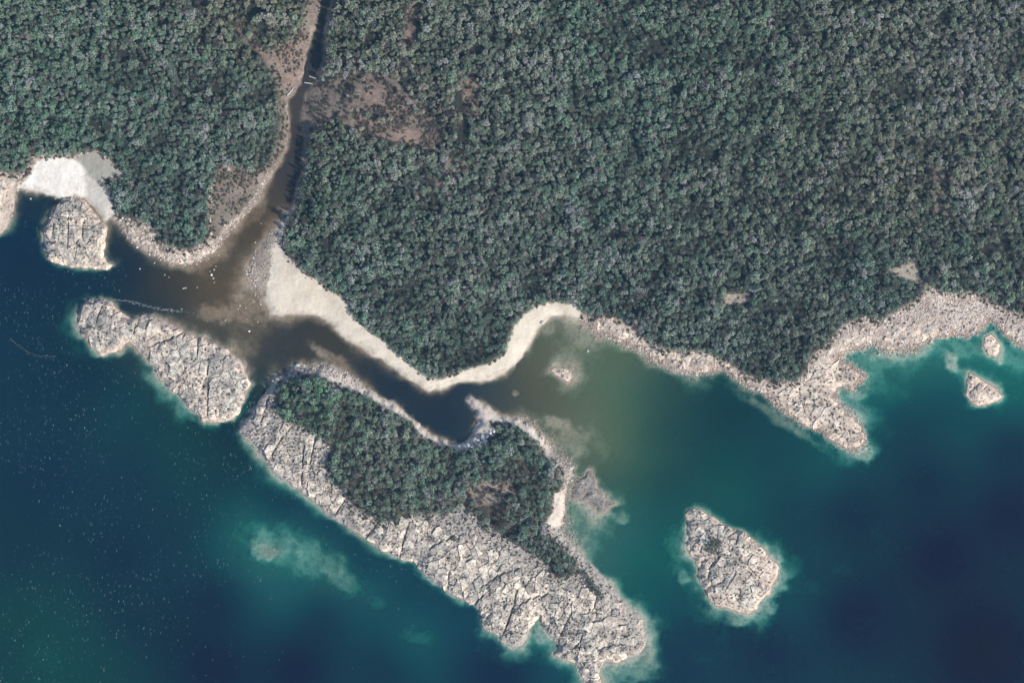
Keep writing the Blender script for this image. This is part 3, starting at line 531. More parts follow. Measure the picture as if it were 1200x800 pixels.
def area2(P): return abs(sum(P[i][0] * P[(i + 1) % len(P)][1] - P[(i + 1) % len(P)][0] * P[i][1] for i in range(len(P)))) / 2
def rubble(k, keep, n, Z, mat, parent, rmin=.35, rmax=1.3, lift=.45):
    """angular blocks too small to pick apart, one joined part"""
    js, is_ = np.nonzero(keep > 0)
    if len(js) == 0: return
    vs, fs = [], []; pick = RNG.integers(0, len(js), n)
    for q in pick:
        x = gx[is_[q]] + random.uniform(-1, 1); y = gy[js[q]] + random.uniform(-1, 1); z = float(samp(Z, x, y))
        r = (rmin + (rmax - rmin) * random.random() ** 2) / S; m = random.choice((4, 5, 5, 6)); a0 = random.uniform(0, 6.28); st = random.uniform(.55, 1)
        h = random.uniform(.25, .75) * r * S + lift * min(1, max(0, z)); b = len(vs)
        pts = [(x + r * random.uniform(.75, 1.1) * math.cos(a0 + t * 6.283 / m), y + r * st * random.uniform(.75, 1.1) * math.sin(a0 + t * 6.283 / m)) for t in range(m)]
        tl = random.uniform(-.3, .3)
        vs += [W(px, py, z - .2) for px, py in pts]
        vs += [W(x + (px - x) * .8, y + (py - y) * .8, z + h + tl * (px - x) * S) for px, py in pts]
        fs += [(b + t, b + m + t, b + m + (t + 1) % m, b + (t + 1) % m) for t in range(m)] + [tuple(b + m + t for t in reversed(range(m)))]
    o = mesh_obj('rubble', vs, fs, mat, parent); o['kind'] = 'stuff'; return o

def isle_ground(k, name, parent):
    m = fmask(np.where(SDR[k] > -9, 1., 0.)) > 0
    # the island's own floor: soil and sand on the wooded island, bare rock elsewhere
    att = {'gcol': ('FLOAT_COLOR', rgba(isle_col)), 'rough': ('FLOAT', irough)}
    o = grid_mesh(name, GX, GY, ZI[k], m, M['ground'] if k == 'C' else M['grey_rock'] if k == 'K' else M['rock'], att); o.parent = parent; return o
ISLES = [
    ('B', 'rocky_islet', 'islet', 'long bare grey granite islet at left, lying across the brown river mouth', 70, 800, (190,420)),
    ('C', 'wooded_island', 'island', 'largest island, pale fractured granite rim round a dark green wood', 300, 3600, (500,600)),
    ('D', 'rocky_islet', 'islet', 'bare diamond-shaped granite islet with one dark shrub, alone in deep water', 62, 640, (858,660)),
    ('E', 'rocky_islet', 'islet', 'small pale granite islet split by a black crack, off the right shore', 9, 50, (1152,460)),
    ('F', 'sea_rock', 'rock', 'small pinkish half-drowned rock between the right shore and the small islet', 5, 14, (1163,405)),
    ('H', 'sea_rock', 'rock', 'low pale rock awash in the middle of the green bay', 4, 18, (658,437)),
    ('K', 'rock_shelf', 'rock', 'flat brownish grey ledge jutting off the wooded island into green water', 13, 60, (695,578)),
    ('A', 'rock_outcrop', 'rock', 'blocky grey granite knob standing in front of the white crescent beach', 52, 480, (90,275))]
for k, nm, cat, lab, ns, nr, c in ISLES:
    root = tag(empty(nm, (0, 0, 0)), lab, cat)
    isle_ground(k, 'base', root)
    keep = SDR[k] - .3
    if k == 'C': keep = np.minimum(keep, np.minimum(-sd_for - .5, -sd_sc - .5))
    mat = M['grey_rock'] if k == 'K' else M['rock']; offk = min(1, AMP[k] / 2.2)
    for P in fracture(k, ns, keep)[:300]: slab_mesh(P, ZI[k], offk, 'slab', mat, root)
    rubble(k, keep - 1.5, nr, ZI[k], mat, root, .3, 1.1 if k != 'K' else .8, .45 * offk)
for k, nm, lab, ns, nr in (('N', 'rock_headland', 'pointed pale granite headland at right reaching south into deep water', 44, 130), ('W', 'rock_outcrop', 'pale granite bluff at the left picture edge beside the white beach', 16, 70)):
    root = tag(empty(nm, (0, 0, 0)), lab, 'rock'); keep = np.minimum(SDR[k] - .3, np.minimum(-sd_for - .5, -sd_s1))
    for P in fracture(k, ns, keep): slab_mesh(P, ZI[k], .8, 'slab', M['rock'], root)
    rubble(k, keep - 1, nr, ZI[k], M['rock'], root)

LEDGE = {'P': ('pale bedrock ledges along the stony north shore of the bay', 46, [(694,376),(712,374),(735,384),(752,398),(775,412),(800,418),(824,414),(842,420),(862,436),(884,448),(903,456),(896,464),(870,448),(845,433),(818,438),(798,437),(768,422),(742,406),(716,396),(696,388)]),
    'Q': ('warm pale bedrock ledges in the cobble cove east of the headland', 34, [(968,414),(978,398),(996,386),(1014,382),(1030,388),(1022,402),(1004,408),(988,414),(982,422)]),
    'R': ('pinkish bedrock ledges in the middle of the wide cobble shore', 40, [(1036,402),(1040,386),(1060,380),(1085,374),(1112,378),(1135,382),(1148,386),(1134,394),(1096,394),(1070,408),(1052,411)]),
    'S': ('pale bedrock ledges at the right picture edge above the small islet', 22, [(1160,372),(1175,372),(1190,382),(1205,384),(1205,406),(1186,400),(1174,388)]),
    'T': ('pale bedrock ledges rimming the stony point west of the river mouth', 36, [(146,262),(165,268),(182,278),(190,294),(212,299),(232,296),(250,284),(254,292),(236,302),(222,310),(200,309),(172,294),(152,281)])}
for k, (lab, ns, pl) in LEDGE.items():
    root = tag(empty('rock_ledge', (0, 0, 0)), lab, 'rock'); ANG[k] = (60, 1.3); CRACKS[k] = []; SDR[k] = sdf(pl, wx, wy, 20) + rag * .8
    keep = np.minimum(SDR[k] - .3, np.minimum(-sd_for - .5, sd_main - .3))
    for P in fracture(k, ns, keep):
        if random.random() < .78: slab_mesh(P, ZG, .75, 'slab', M['rock'], root)
ZTOP = ZG.copy()
for k in SDI.keys() | {'A'}: ZTOP = np.where(SDR[k] > 0, np.maximum(ZI[k], ZTOP), ZTOP)
def zat(x, y): return float(samp(ZTOP, x, y))

# ------------------------------------------------------------------ plants: crowns of many small leaf faces
def crown_mesh(name, mat, nl, leaf, kind, seed):
    rnd = random.Random(seed); vs, fs, cl = [], [], []
    if kind == 'cone': blobs = [(.75 * math.cos(a) * (1 - t), .75 * math.sin(a) * (1 - t), -.9 + 2.1 * t, .34 * (1 - t) + .12) for t, a in ((i / 13, i * 2.4) for i in range(14))]
    else:
        blobs = [(0, 0, .25, .62)]
        for i in range(7):
            a = i * .9 + rnd.uniform(-.3, .3); r = rnd.uniform(.42, .68); blobs.append((r * math.cos(a), r * math.sin(a), rnd.uniform(-.45, .35), rnd.uniform(.3, .44)))
    for q in range(nl):
        bx, by, bz, br = rnd.choice(blobs)
        d = Vector((rnd.gauss(0, 1), rnd.gauss(0, 1), abs(rnd.gauss(0, 1)) * 1.1 - .35)).normalized()
        p = Vector((bx, by, bz)) + d * br * rnd.uniform(.75, 1.05)
        nrm = (d + Vector((rnd.gauss(0, .38), rnd.gauss(0, .38), rnd.gauss(0, .38) + .25))).normalized()
        t = nrm.orthogonal().normalized(); t.rotate(__import__('mathutils').Quaternion(nrm, rnd.uniform(0, 6.28))); w = nrm.cross(t)
        s1 = leaf * rnd.uniform(.7, 1.3); s2 = s1 * rnd.uniform(.5, .8); b = len(vs)
        vs += [p - t * s1, p - w * s2 + nrm * .02, p + t * s1, p + w * s2 + nrm * .02]; fs.append((b, b + 1, b + 2, b + 3))
        k = rnd.uniform(.72, 1.25); hue = rnd.uniform(-.06, .06); cl += [(k * (1 + hue), k, k * (1 - hue), 1)] * 4
    me = bpy.data.meshes.new(name); me.from_pydata([tuple(v) for v in vs], [], fs); me.update(); set_attr(me, 'leaf', 'FLOAT_COLOR', np.array(cl)); me.materials.append(mat); return me
KINDS = [('round', 210, .13), ('round', 190, .14), ('round', 150, .16), ('round', 220, .12), ('cone', 190, .14), ('cone', 170, .14)]
def scatter(name, protos, pts, scl, rot, tint, vi, label=None, cat=None):
    """one stuff object: a point cloud that instances the given meshes"""
    me = bpy.data.meshes.new(name); me.vertices.add(len(pts)); me.vertices.foreach_set('co', np.asarray(pts, np.float32).ravel())
    set_attr(me, 'sc', 'FLOAT_VECTOR', scl); set_attr(me, 'rt', 'FLOAT_VECTOR', rot); set_attr(me, 'tint', 'FLOAT_COLOR', rgba(np.asarray(tint))); set_attr(me, 'vi', 'INT', vi)
    o = bpy.data.objects.new(name, me); COL.objects.link(o); tag(o, label, cat, None, 'stuff')
    ng = bpy.data.node_groups.new(name, 'GeometryNodeTree'); ng.interface.new_socket('Geometry', in_out='INPUT', socket_type='NodeSocketGeometry'); ng.interface.new_socket('Geometry', in_out='OUTPUT', socket_type='NodeSocketGeometry')
    n, l = ng.nodes, ng.links; gi, go = n.new('NodeGroupInput'), n.new('NodeGroupOutput'); jn = n.new('GeometryNodeJoinGeometry')
    for p in reversed(protos):
        po = bpy.data.objects.new(name + '_source', p); oi = n.new('GeometryNodeObjectInfo'); oi.inputs['Object'].default_value = po; oi.inputs['As Instance'].default_value = True; l.new(oi.outputs['Geometry'], jn.inputs[0])
    ip = n.new('GeometryNodeInstanceOnPoints'); l.new(gi.outputs[0], ip.inputs['Points']); l.new(jn.outputs[0], ip.inputs['Instance']); ip.inputs['Pick Instance'].default_value = True
    def na(nm, t): a = n.new('GeometryNodeInputNamedAttribute'); a.data_type = t; a.inputs['Name'].default_value = nm; return a.outputs['Attribute']
    l.new(na('vi', 'INT'), ip.inputs['Instance Index']); l.new(na('sc', 'FLOAT_VECTOR'), ip.inputs['Scale'])
    er = n.new('FunctionNodeEulerToRotation'); l.new(na('rt', 'FLOAT_VECTOR'), er.inputs[0]); l.new(er.outputs[0], ip.inputs['Rotation'])
    l.new(ip.outputs[0], go.inputs[0]); mod = o.modifiers.new('scatter', 'NODES'); mod.node_group = ng; return o
leafF = np.maximum(lin(idw(LEAF, 3, 3.0)) - np.array([.0105, .0255, .052]) * .5, .01); LEAFK = 2.1
fvar = fbm(GX, GY, 55, 3, 9); fden = fbm(GX, GY, 24, 3, 10)
def leaf_tint(x, y, bright=1.0):
    c = samp(leafF, x, y) * LEAFK; c = c * .62 + c.mean() * .38 * np.array([.98, 1.05, .95]); g = float(samp(fvar, x, y)); r = random.random(); k = random.lognormvariate(0, .23) * bright * (1 + 1.5 * float(samp(fden, x, y)))
    if r < .09 + .4 * max(0, g): c = np.array([.15, .138, .118]) * (.75 + .5 * random.random())     # leafless, greyish mauve
    elif r < .16: c = np.array([.185, .21, .18])
    elif r < .5: c = c * np.array([.78, .95, .82])
    else: c = c * np.array([1.05, 1.02, .96])
    return np.clip(c * k, .012, .4)

# rows of single trees along the edges of the woods
ORD = ['first', 'second', 'third', 'fourth', 'fifth', 'sixth', 'seventh', 'eighth', 'ninth', 'tenth', 'eleventh', 'twelfth', 'thirteenth', 'fourteenth', 'fifteenth', 'sixteenth', 'seventeenth', 'eighteenth', 'nineteenth', 'twentieth', 'twenty-first', 'twenty-second', 'twenty-third', 'twenty-fourth']
ROWS = [
    ([(46,181),(75,181),(104,175),(118,176)], 9, 'west', 'behind the white crescent beach'),
    ([(126,217),(136,230),(141,250)], 5, 'north', 'shading the east end of the white beach'),
    ([(152,253),(172,259),(186,268),(192,285),(212,289),(226,291),(243,276)], 11, 'west', 'on the stony bank west of the river mouth'),
    ([(244,262),(242,236),(252,210)], 6, 'south', 'beside the brown heath by the river mouth'),
    ([(262,193),(285,196),(314,190)], 6, 'west', 'above the brown heath by the river mouth'),
    ([(323,170),(326,148),(325,122),(324,102)], 9, 'south', 'on the narrow west bank of the river'),
    ([(350,36),(357,14),(361,2)], 4, 'south', 'west of the river at the top edge'),
    ([(398,6),(392,28),(386,48),(386,72),(383,86)], 8, 'north', 'east of the river near the top edge'),
    ([(378,151),(366,163),(362,182),(361,200),(354,228),(349,246)], 11, 'north', 'shading the dark east bank of the river'),
    ([(342,256),(336,273),(337,288),(346,302),(358,315),(378,328),(402,346)], 12, 'north', 'behind the sandbar at the river mouth'),
    ([(416,366),(428,381),(448,395),(472,416),(492,432)], 12, 'west', 'above the narrow sand ribbon along the channel'),
    ([(508,440),(530,436),(560,426),(586,416)], 9, 'west', 'where the sand ribbon bends to the bay'),
    ([(594,402),(600,384),(612,367),(626,358)], 7, 'south', 'west of the wide crescent sand in the bay'),
    ([(642,352),(660,352),(676,355)], 4, 'west', 'above the head of the crescent sand'),
    ([(688,366),(705,366),(722,370),(738,376),(752,390)], 8, 'west', 'on the stony north shore of the bay'),
    ([(770,401),(786,408),(802,410),(822,408),(844,417)], 9, 'west', 'on the north shore beyond the bay stones'),
    ([(852,421),(866,430),(884,439),(902,446)], 7, 'west', 'above the narrow rocky shore before the headland'),
    ([(914,443),(930,445),(942,432)], 5, 'west', 'at the root of the granite headland'),
    ([(952,410),(966,400),(982,382),(998,372),(1010,368)], 8, 'west', 'above the cobble cove east of the headland'),
    ([(1020,370),(1032,373),(1052,359),(1068,350)], 7, 'west', 'above the pinkish stony foreshore'),
    ([(1088,334),(1110,340),(1128,341),(1142,336)], 7, 'west', 'behind the wide cobble shore at right'),
    ([(1152,346),(1168,352),(1184,362),(1197,367)], 6, 'west', 'nearest the right picture edge by the shore'),
    ([(1038,327),(1034,314),(1050,304),(1070,302),(1082,314),(1083,330)], 7, 'west', 'round the bare sandy clearing at right'),
    ([(843,353),(846,340),(862,339),(880,337),(884,352)], 7, 'west', 'round the small square clearing'),
    ([(328,462),(338,448),(354,445),(374,445),(394,456)], 9, 'west', 'on the northwest corner of the wooded island'),
    ([(414,457),(436,470),(455,482),(474,491),(492,507)], 10, 'west', 'on the island bank facing the brown channel'),
    ([(506,519),(524,526),(544,530),(560,527),(574,518)], 8, 'west', 'behind the white boulders on the wooded island'),
    ([(580,502),(598,499),(616,509),(632,521)], 7, 'west', 'on the north tip of the wooded island'),
    ([(640,534),(650,550),(658,562),(654,577)], 6, 'north', 'on the east bank of the wooded island'),
    ([(644,592),(638,608),(636,624)], 5, 'north', 'beside the small beach on the wooded island'),
    ([(646,634),(656,645),(668,656),(672,667),(658,674),(648,668)], 8, 'north', 'in the southeast grove of the wooded island'),
    ([(388,538),(389,560),(406,571),(410,586)], 6, 'north', 'facing the bare west slabs of the island'),
    ([(422,593),(436,602),(452,608),(470,607)], 6, 'west', 'above the steep south rock face of the island'),
    ([(484,599),(508,598),(530,596),(544,590)], 7, 'west', 'over the broad granite back of the island'),
    ([(328,478),(342,491),(362,499),(380,512)], 7, 'west', 'beside the pale west point of the wooded island'),
    ([(594,628),(614,636),(628,650)], 5, 'west', 'fringing the grey slabs south of the island wood'),
    ([(596,580),(596,592),(592,604),(588,620)], 6, 'north', 'on the east rim of the dark wood hollow'),
    ([(552,567),(568,559),(600,562)], 5, 'west', 'above the brown bare patch in the island wood')]
SINGLES = []     # x, y, r
NV = 6
crowns_o = [crown_mesh('crown', M['leaf_o'], n_, lf, kd, 100 + i) for i, (kd, n_, lf) in enumerate(KINDS)]
def trunk_mesh(seed):
    rnd = random.Random(seed); vs, fs = [], []
    def tube(pts, radii, m=6):
        b = len(vs)
        for p, r in zip(pts, radii): vs.extend([(p[0] + r * math.cos(t * 6.283 / m), p[1] + r * math.sin(t * 6.283 / m), p[2]) for t in range(m)])
        for s_ in range(len(pts) - 1):
            for t in range(m): fs.append((b + s_ * m + t, b + s_ * m + (t + 1) % m, b + (s_ + 1) * m + (t + 1) % m, b + (s_ + 1) * m + t))
    tube([(0, 0, -.3), (.03, .02, .35), (rnd.uniform(-.06, .06), .04, .8)], (.05, .038, .014))
    for i in range(4):
        a = i * 1.6 + rnd.uniform(0, .6); z = .4 + .09 * i
        tube([(.02, .02, z), (.13 * math.cos(a), .13 * math.sin(a), z + .12), (.24 * math.cos(a), .24 * math.sin(a), z + .2)], (.02, .013, .005), 4)
    me = bpy.data.meshes.new('trunk'); me.from_pydata(vs, [], fs); me.update(); me.materials.append(M['bark']); return me
trunks = [trunk_mesh(s_) for s_ in range(3)]
def put_tree(x, y, r, h, vi, label, group, tint, cat='tree', name='tree'):
    root = tag(empty(name, W(x, y, zat(x, y) - .05)), label, cat, group)
    t = bpy.data.objects.new('trunk', trunks[vi % 3]); COL.objects.link(t); t.parent = root; t.scale = (h * .8, h * .8, h)
    c = bpy.data.objects.new('crown', crowns_o[vi]); COL.objects.link(c); c.parent = root
    ch = h * (.36 if vi < 4 else .44); c.scale = (r * random.uniform(.85, 1.2), r * random.uniform(.85, 1.2), ch); c.location = (0, 0, h - ch * 1.0); c.rotation_euler = (0, 0, random.uniform(0, 6.28)); c.color = (*tint, 1)
    SINGLES.append((x, y, r)); return root
def along(pl, n):
    L = [math.hypot(b[0] - a[0], b[1] - a[1]) for a, b in zip(pl, pl[1:])]; tot = sum(L)
    for i in range(n):
        d = tot * (i + .5) / n
        for (a, b), l_ in zip(zip(pl, pl[1:]), L):
            if d <= l_: yield a[0] + (b[0] - a[0]) * d / l_, a[1] + (b[1] - a[1]) * d / l_; break
            d -= l_
for pl, n_, side, where in ROWS:
    for i, (x, y) in enumerate(along(pl, n_)):
        r = random.uniform(1.6, 2.5); h = random.uniform(4.2, 6.2) * (1.55 if 'east' in where and 'river' in where else 1.8 if 'hollow' in where else 1)
        put_tree(x + random.uniform(-1, 1), y + random.uniform(-1, 1), r, h, random.choice((0, 1, 2, 3, 3, 4, 5)), f'{ORD[i]} tree from the {side} {where}', 'trees ' + where, leaf_tint(x, y))
# bushes that stand by themselves on the bare rock
BUSHES = [(836,637,3.6,'dark green bush alone on the diamond-shaped islet'),(829,643,2.0,'smaller bush west of the dark bush on the diamond-shaped islet'),(842,634,1.6,'small bush east of the dark bush on the diamond-shaped islet'),(835,646,1.6,'small bush south of the dark bush on the diamond-shaped islet'),
    (684,671,2.2,'uppermost bush in the row on the island southeast tip'),(690,680,2.4,'middle bush in the row on the island southeast tip'),(696,688,2.6,'third bush down the row on the island southeast tip'),(701,694,1.9,'lowest bush in the row on the island southeast tip'),
    (570,616,2.9,'rounded light green bush on bare granite below the dark hollow'),(532,629,2.2,'dark bush in a granite gully on the island back'),(504,608,1.8,'small dark bush just below the island wood on granite')]
for x, y, r, lab in BUSHES: put_tree(x, y, r * 1.15, r * 1.3, random.choice((0, 1, 3)), lab, None, np.array([.062, .082, .056]) * random.uniform(.8, 1.3), 'bush', 'bush')

# the wood itself, past the single trees: one mass
crowns_i = [crown_mesh('crown', M['leaf_i'], n_, lf, kd, 300 + i) for i, (kd, n_, lf) in enumerate(KINDS)]
def keep_prob(X, Y):
    k = np.where(samp(sd_for, X, Y) > 3.0, .95, 0.0)
    for pl, kp in GAPS:
        k = np.where(sdf(pl, X, Y, 5) > -1.5, k * kp, k)
    for (x, y, rx, ry) in PITS: k = np.where(((X - x) / rx) ** 2 + ((Y - y) / ry) ** 2 < 1, k * .02, k)
    return k * np.clip(1.02 - 2.6 * np.maximum(-samp(fden, X, Y) - .10, 0), .35, 1)
sp = 4.0; px, py = np.meshgrid(np.arange(-128, 1328, sp), np.arange(-128, 700, sp))
px = (px + (np.arange(px.shape[0]) % 2)[:, None] * sp / 2 + RNG.uniform(-.45, .45, px.shape) * sp).ravel(); py = (py + RNG.uniform(-.45, .45, py.shape) * sp).ravel()
kp = keep_prob(px, py) > RNG.random(px.shape)
px, py = px[kp], py[kp]
SG = np.array(SINGLES); near = np.zeros(px.shape, bool)
for (x, y, r) in SINGLES: near |= (px - x) ** 2 + (py - y) ** 2 < (r / S * .85) ** 2
px, py = px[~near], py[~near]; n_ = len(px)
r = (.75 + 1.5 * RNG.random(n_) ** 1.5) * (1 + .25 * samp(fden, px, py)); big = RNG.random(n_) < .08; r[big] *= 1.25
h = r * 1.3 + RNG.uniform(.6, 4.6, n_) + 2.0 * samp(fvar, px, py) + 5 * samp(fden, px, py) + 3.2 * ((px < 384) & (px > 330) & (py > 140) & (py < 262)) + 2.5 * ((px < 402) & (px > 376) & (py < 100)); vi = RNG.choice(6, n_, p=[.2, .2, .2, .2, .1, .1])
ch = h * np.where(vi < 4, .36, .44)
scatter('forest_canopy', crowns_i, np.stack([(px - 600) * S, (400 - py) * S, samp(ZTOP, px, py) + h - ch], -1), np.stack([r * RNG.uniform(.8, 1.25, n_), r * RNG.uniform(.8, 1.25, n_), ch], -1),
        np.stack([RNG.normal(0, .14, n_), RNG.normal(0, .14, n_), RNG.uniform(0, 6.28, n_)], -1), np.array([leaf_tint(a, b) for a, b in zip(px, py)]), vi, 'dense grey-green mixed wood covering the mainland and the large island')

# low shrubs: heath, the foot of the wood, tufts in the joints of the rock
def rand_in(field, n, lo=0.0):
    js, is_ = np.nonzero(field > lo); q = RNG.integers(0, len(js), n)
    return gx[is_[q]] + RNG.uniform(-1, 1, n), gy[js[q]] + RNG.uniform(-1, 1, n)
X_, Y_, R_, T_ = [], [], [], []
def tufts(field, n, r0, r1, cols, clump=0.0):
    x, y = rand_in(field, n)
    if clump: kq = fbm(x, y, 13, 3, 51) + RNG.uniform(-.5, .5, n) * (1 - clump) > .02; x, y = x[kq], y[kq]; n = len(x)
    X_.append(x); Y_.append(y); R_.append(r0 + (r1 - r0) * RNG.random(n) ** 2.2); T_.append(np.array(cols)[RNG.integers(0, len(cols), n)] * RNG.uniform(.6, 1.35, (n, 1)))
gapf = np.maximum.reduce([np.where(kp_ > .03, sdf(pl, GX, GY, 5), -5) for pl, kp_ in GAPS])
tufts(np.minimum(gapf, sd_for), 5200, .2, 1.3, [(.10,.095,.07),(.075,.085,.06),(.14,.12,.10),(.17,.14,.12)], .75)
tufts(np.minimum(np.minimum(heath - .5, sd_main - 1.5), -sd_for + 3), 2200, .2, 1.1, [(.13,.11,.085),(.10,.10,.065),(.17,.14,.12)], .75)
rockf = np.minimum(np.maximum.reduce([SDI['C'] - 9, SDI['B'] - 6, SDI['D'] - 9, sd_A - 5, SDR['N'] - 7]), np.minimum(-sd_for, -sd_sc))
tufts(rockf, 3200, .2, .85, [(.07,.075,.05),(.10,.095,.07),(.05,.06,.045)])
tufts(np.minimum(3.5 - np.abs(sd_for + 1), np.minimum(sd_land - 4, -np.maximum(np.maximum(np.maximum(sd_s1, sd_f1), sd_s2), sd_sc + 1.5) + 1)), 2400, .4, 1.2, [(.07,.09,.06),(.12,.105,.085),(.09,.10,.07)])
tufts(sd_clr + 1.5, 50, .2, .9, [(.11,.10,.075),(.08,.09,.06),(.16,.14,.115)])
tufts(np.minimum(cob - .3, np.minimum(sd_main - 7, -np.maximum.reduce([sd_s1, sd_s2, sd_f1]) - .5)), 500, .3, .9, [(.11,.10,.08),(.08,.09,.06)])
X_, Y_, R_, T_ = map(np.concatenate, (X_, Y_, R_, T_)); n_ = len(X_)
shr = [crown_mesh('shrub', M['leaf_i'], 60, .26, 'round', 500 + i) for i in range(3)]
scatter('heath_shrubs', shr, np.stack([(X_ - 600) * S, (400 - Y_) * S, samp(ZTOP, X_, Y_) + R_ * .35 + .2 * (samp(rockf, X_, Y_) > 0)], -1), np.stack([R_, R_, R_ * .75], -1), np.stack([np.zeros(n_), np.zeros(n_), RNG.uniform(0, 6.28, n_)], -1), T_, RNG.integers(0, 3, n_), 'low brown and green heath shrubs in clearings, along banks and in rock joints')

# ------------------------------------------------------------------ stones: cobble shores and river bed as one mass, larger boulders one by one
def stone_mesh(name, mat, seed, k=0):
    rnd = random.Random(seed); vs = [(0, 0, -.6)]; m = 7
    for z, rr in ((-.35, .8), (.1, 1.0), (.5, .68)):
        for t in range(m):
            a = (t + .3 * rnd.random()) * 6.283 / m; q = rr * rnd.uniform(.78, 1.12); vs.append((q * math.cos(a), q * .82 * math.sin(a), z + rnd.uniform(-.1, .1)))
    vs.append((rnd.uniform(-.15, .15), 0, .68)); fs = [(0, 1 + (t + 1) % m, 1 + t) for t in range(m)]
    for L in range(2):
        for t in range(m): a = 1 + L * m; fs.append((a + t, a + (t + 1) % m, a + m + (t + 1) % m, a + m + t))
    fs += [(1 + 2 * m + t, 1 + 2 * m + (t + 1) % m, 1 + 3 * m) for t in range(m)]
    me = bpy.data.meshes.new(name); me.from_pydata(vs, [], fs); me.update(); me.materials.append(mat); return me
X_, Y_, R_, T_ = [], [], [], []
pale = [(.50,.42,.36),(.44,.37,.31),(.57,.49,.42),(.34,.28,.235),(.48,.39,.33),(.30,.25,.21)]; brown = [(.30,.25,.20),(.24,.20,.17),(.36,.31,.26)]
shoref = np.minimum(np.minimum(np.minimum(cob - .35, 1 - heath), .5 - np.clip(np.maximum(np.maximum(SDR['N'], SDR['W']) + 1, .35 * (np.maximum.reduce([SDR[q] for q in LEDGE]) > 0) * 1.0), 0, 1)), 0.4 - np.clip(np.maximum.reduce([sd_s1, sd_s2, sd_f1]), -1, 1))
tufts(np.where(GX > 690, shoref, -1), 6500, .15, .95, pale); tufts(np.where(GX < 300, shoref, -1), 2400, .25, 1.2, pale)
tufts(np.where((GX > 1000) & (sd_main > 2), shoref, -1), 3000, .15, .85, [(.60,.53,.47),(.52,.46,.40),(.64,.58,.53)])
tufts(np.minimum(sd_b2, 3.0), 800, .2, .7, brown + pale[:2])
tufts(np.minimum(6 - np.abs(sd_main + 2), np.where(GX > 680, 1, -1)), 2600, .3, 1.0, brown + pale[3:])
tufts(np.minimum(4 - np.abs(sd_main - 1), np.where((GX > 230) & (GX < 326 - (GY - 190) * .55) & (GY > 190) & (GY < 330), 1, -1)), 700, .25, .8, pale)
tufts(np.minimum(7 - np.abs(SDI['C'] + 4), np.where((GX > 605) & (GX < 690) & (GY > 480) & (GY < 640), 1, -1)), 1200, .25, .9, brown)
tufts(np.minimum(sd_sc - .5, 5), 500, .2, .5, pale)
tufts(sdf([(364,432),(372,425),(392,428),(420,444),(440,458),(436,464),(410,450),(385,440)], GX, GY, 5), 500, .25, .9, pale + brown)
tufts(sdf([(652,530),(662,538),(672,545),(673,556),(668,570),(660,572),(655,552)], GX, GY, 5), 260, .3, .9, pale + brown)
tufts(sdf([(545,512),(566,504),(582,500),(576,515),(560,524),(545,522)], GX, GY, 5), 240, .3, .9, [(.3,.28,.26),(.42,.4,.37)])
tufts(sdf([(232,385),(244,374),(262,378),(250,402),(236,398)], GX, GY, 5), 160, .3, .8, pale + brown)
tufts(np.minimum(sd_s1, -np.abs(GX - 100) + 12), 70, .15, .4, brown)
X_, Y_, R_, T_ = map(np.concatenate, (X_, Y_, R_, T_)); n_ = len(X_); R_ *= .8
scatter('shore_cobbles', [stone_mesh('stone', M['stone'], 40 + i) for i in range(4)], np.stack([(X_ - 600) * S, (400 - Y_) * S, samp(ZTOP, X_, Y_) + R_ * .12], -1), np.stack([R_, R_, R_ * .7], -1),
        np.stack([RNG.uniform(-.2, .2, n_), RNG.uniform(-.2, .2, n_), RNG.uniform(0, 6.28, n_)], -1), T_, RNG.integers(0, 4, n_), 'pale and brown cobbles strewn along the shores and the river banks')
bstones = [stone_mesh('boulder', M['boulder'], 60 + i) for i in range(5)]; wstones = [stone_mesh('boulder', M['white_stone'], 80 + i) for i in range(4)]
NB = [0]
def boulder(x, y, r, label, group=None, white=False, z=None, cat='boulder'):
    i = NB[0]; NB[0] += 1; me = (wstones if white else bstones)[i % 4]
    o = bpy.data.objects.new('boulder', me); COL.objects.link(o); zz = zat(x, y) if z is None else z
    o.location = W(x, y, max(zz, -.45 * r) + r * .2 if z is None else z); o.rotation_euler = (random.uniform(-.15, .15), random.uniform(-.15, .15), random.uniform(0, 6.28)); o.scale = (r, r, r * .75); return tag(o, label, cat, group)
for x, y, r in [(544,522,1.5),(549,521,1.7),(553,523,1.3),(538,523,1.2),(560,515,1.4),(566,512,1.7),(569,516,1.5),(571,511,1.1),(575,507,1.1),(579,505,1.2),(563,518,1.0),(584,524,.9),(557,513,1.0)]:
    boulder(x, y, r, 'white boulder piled behind the hooked sand spit on the wooded island', 'white boulders behind the sand spit', True)
for x, y, r in [(244,303,.8),(248,322,1.3),(251,316,.9),(250,326,1.0),(253,312,.7),(251,331,.7),(256,299,.7),(246,318,.6),(231,337,.7),(193,322,.8),(198,325,.6),(301,328,.9),(297,331,.6),(299,346,.8),(281,358,.9),(279,362,.7),(288,361,.7),(299,284,.9),(292,388,1.1),(264,375,.8),(213,362,.7),(201,363,.7),(332,258,.9),(328,262,.7),(306,262,.6),(181,308,.9),(164,315,.9),(289,374,.6),(302,377,.7),(276,352,.6)]:
    boulder(x, y, r * .8, ('larger pale stone' if r > .75 else 'small pale stone') + ' breaking the brown shallows of the river mouth', 'larger stones in the river mouth' if r > .75 else 'small stones in the river mouth', r > 1.05)
boulder(604, 461, 3.4, 'round brownish boulder just under water between hooked spit and bay', z=-2.0, cat='boulder')
for x, y, r, lab in [(689,411,1.1,'single small pale rock standing in the green bay'),(635,378,1.5,'dark boulder at the water edge of the crescent sand'),(36,233,.9,'lone stone in the cove below the white beach'),(163,315,0.01,'')]:
    if lab: boulder(x, y, r, lab)
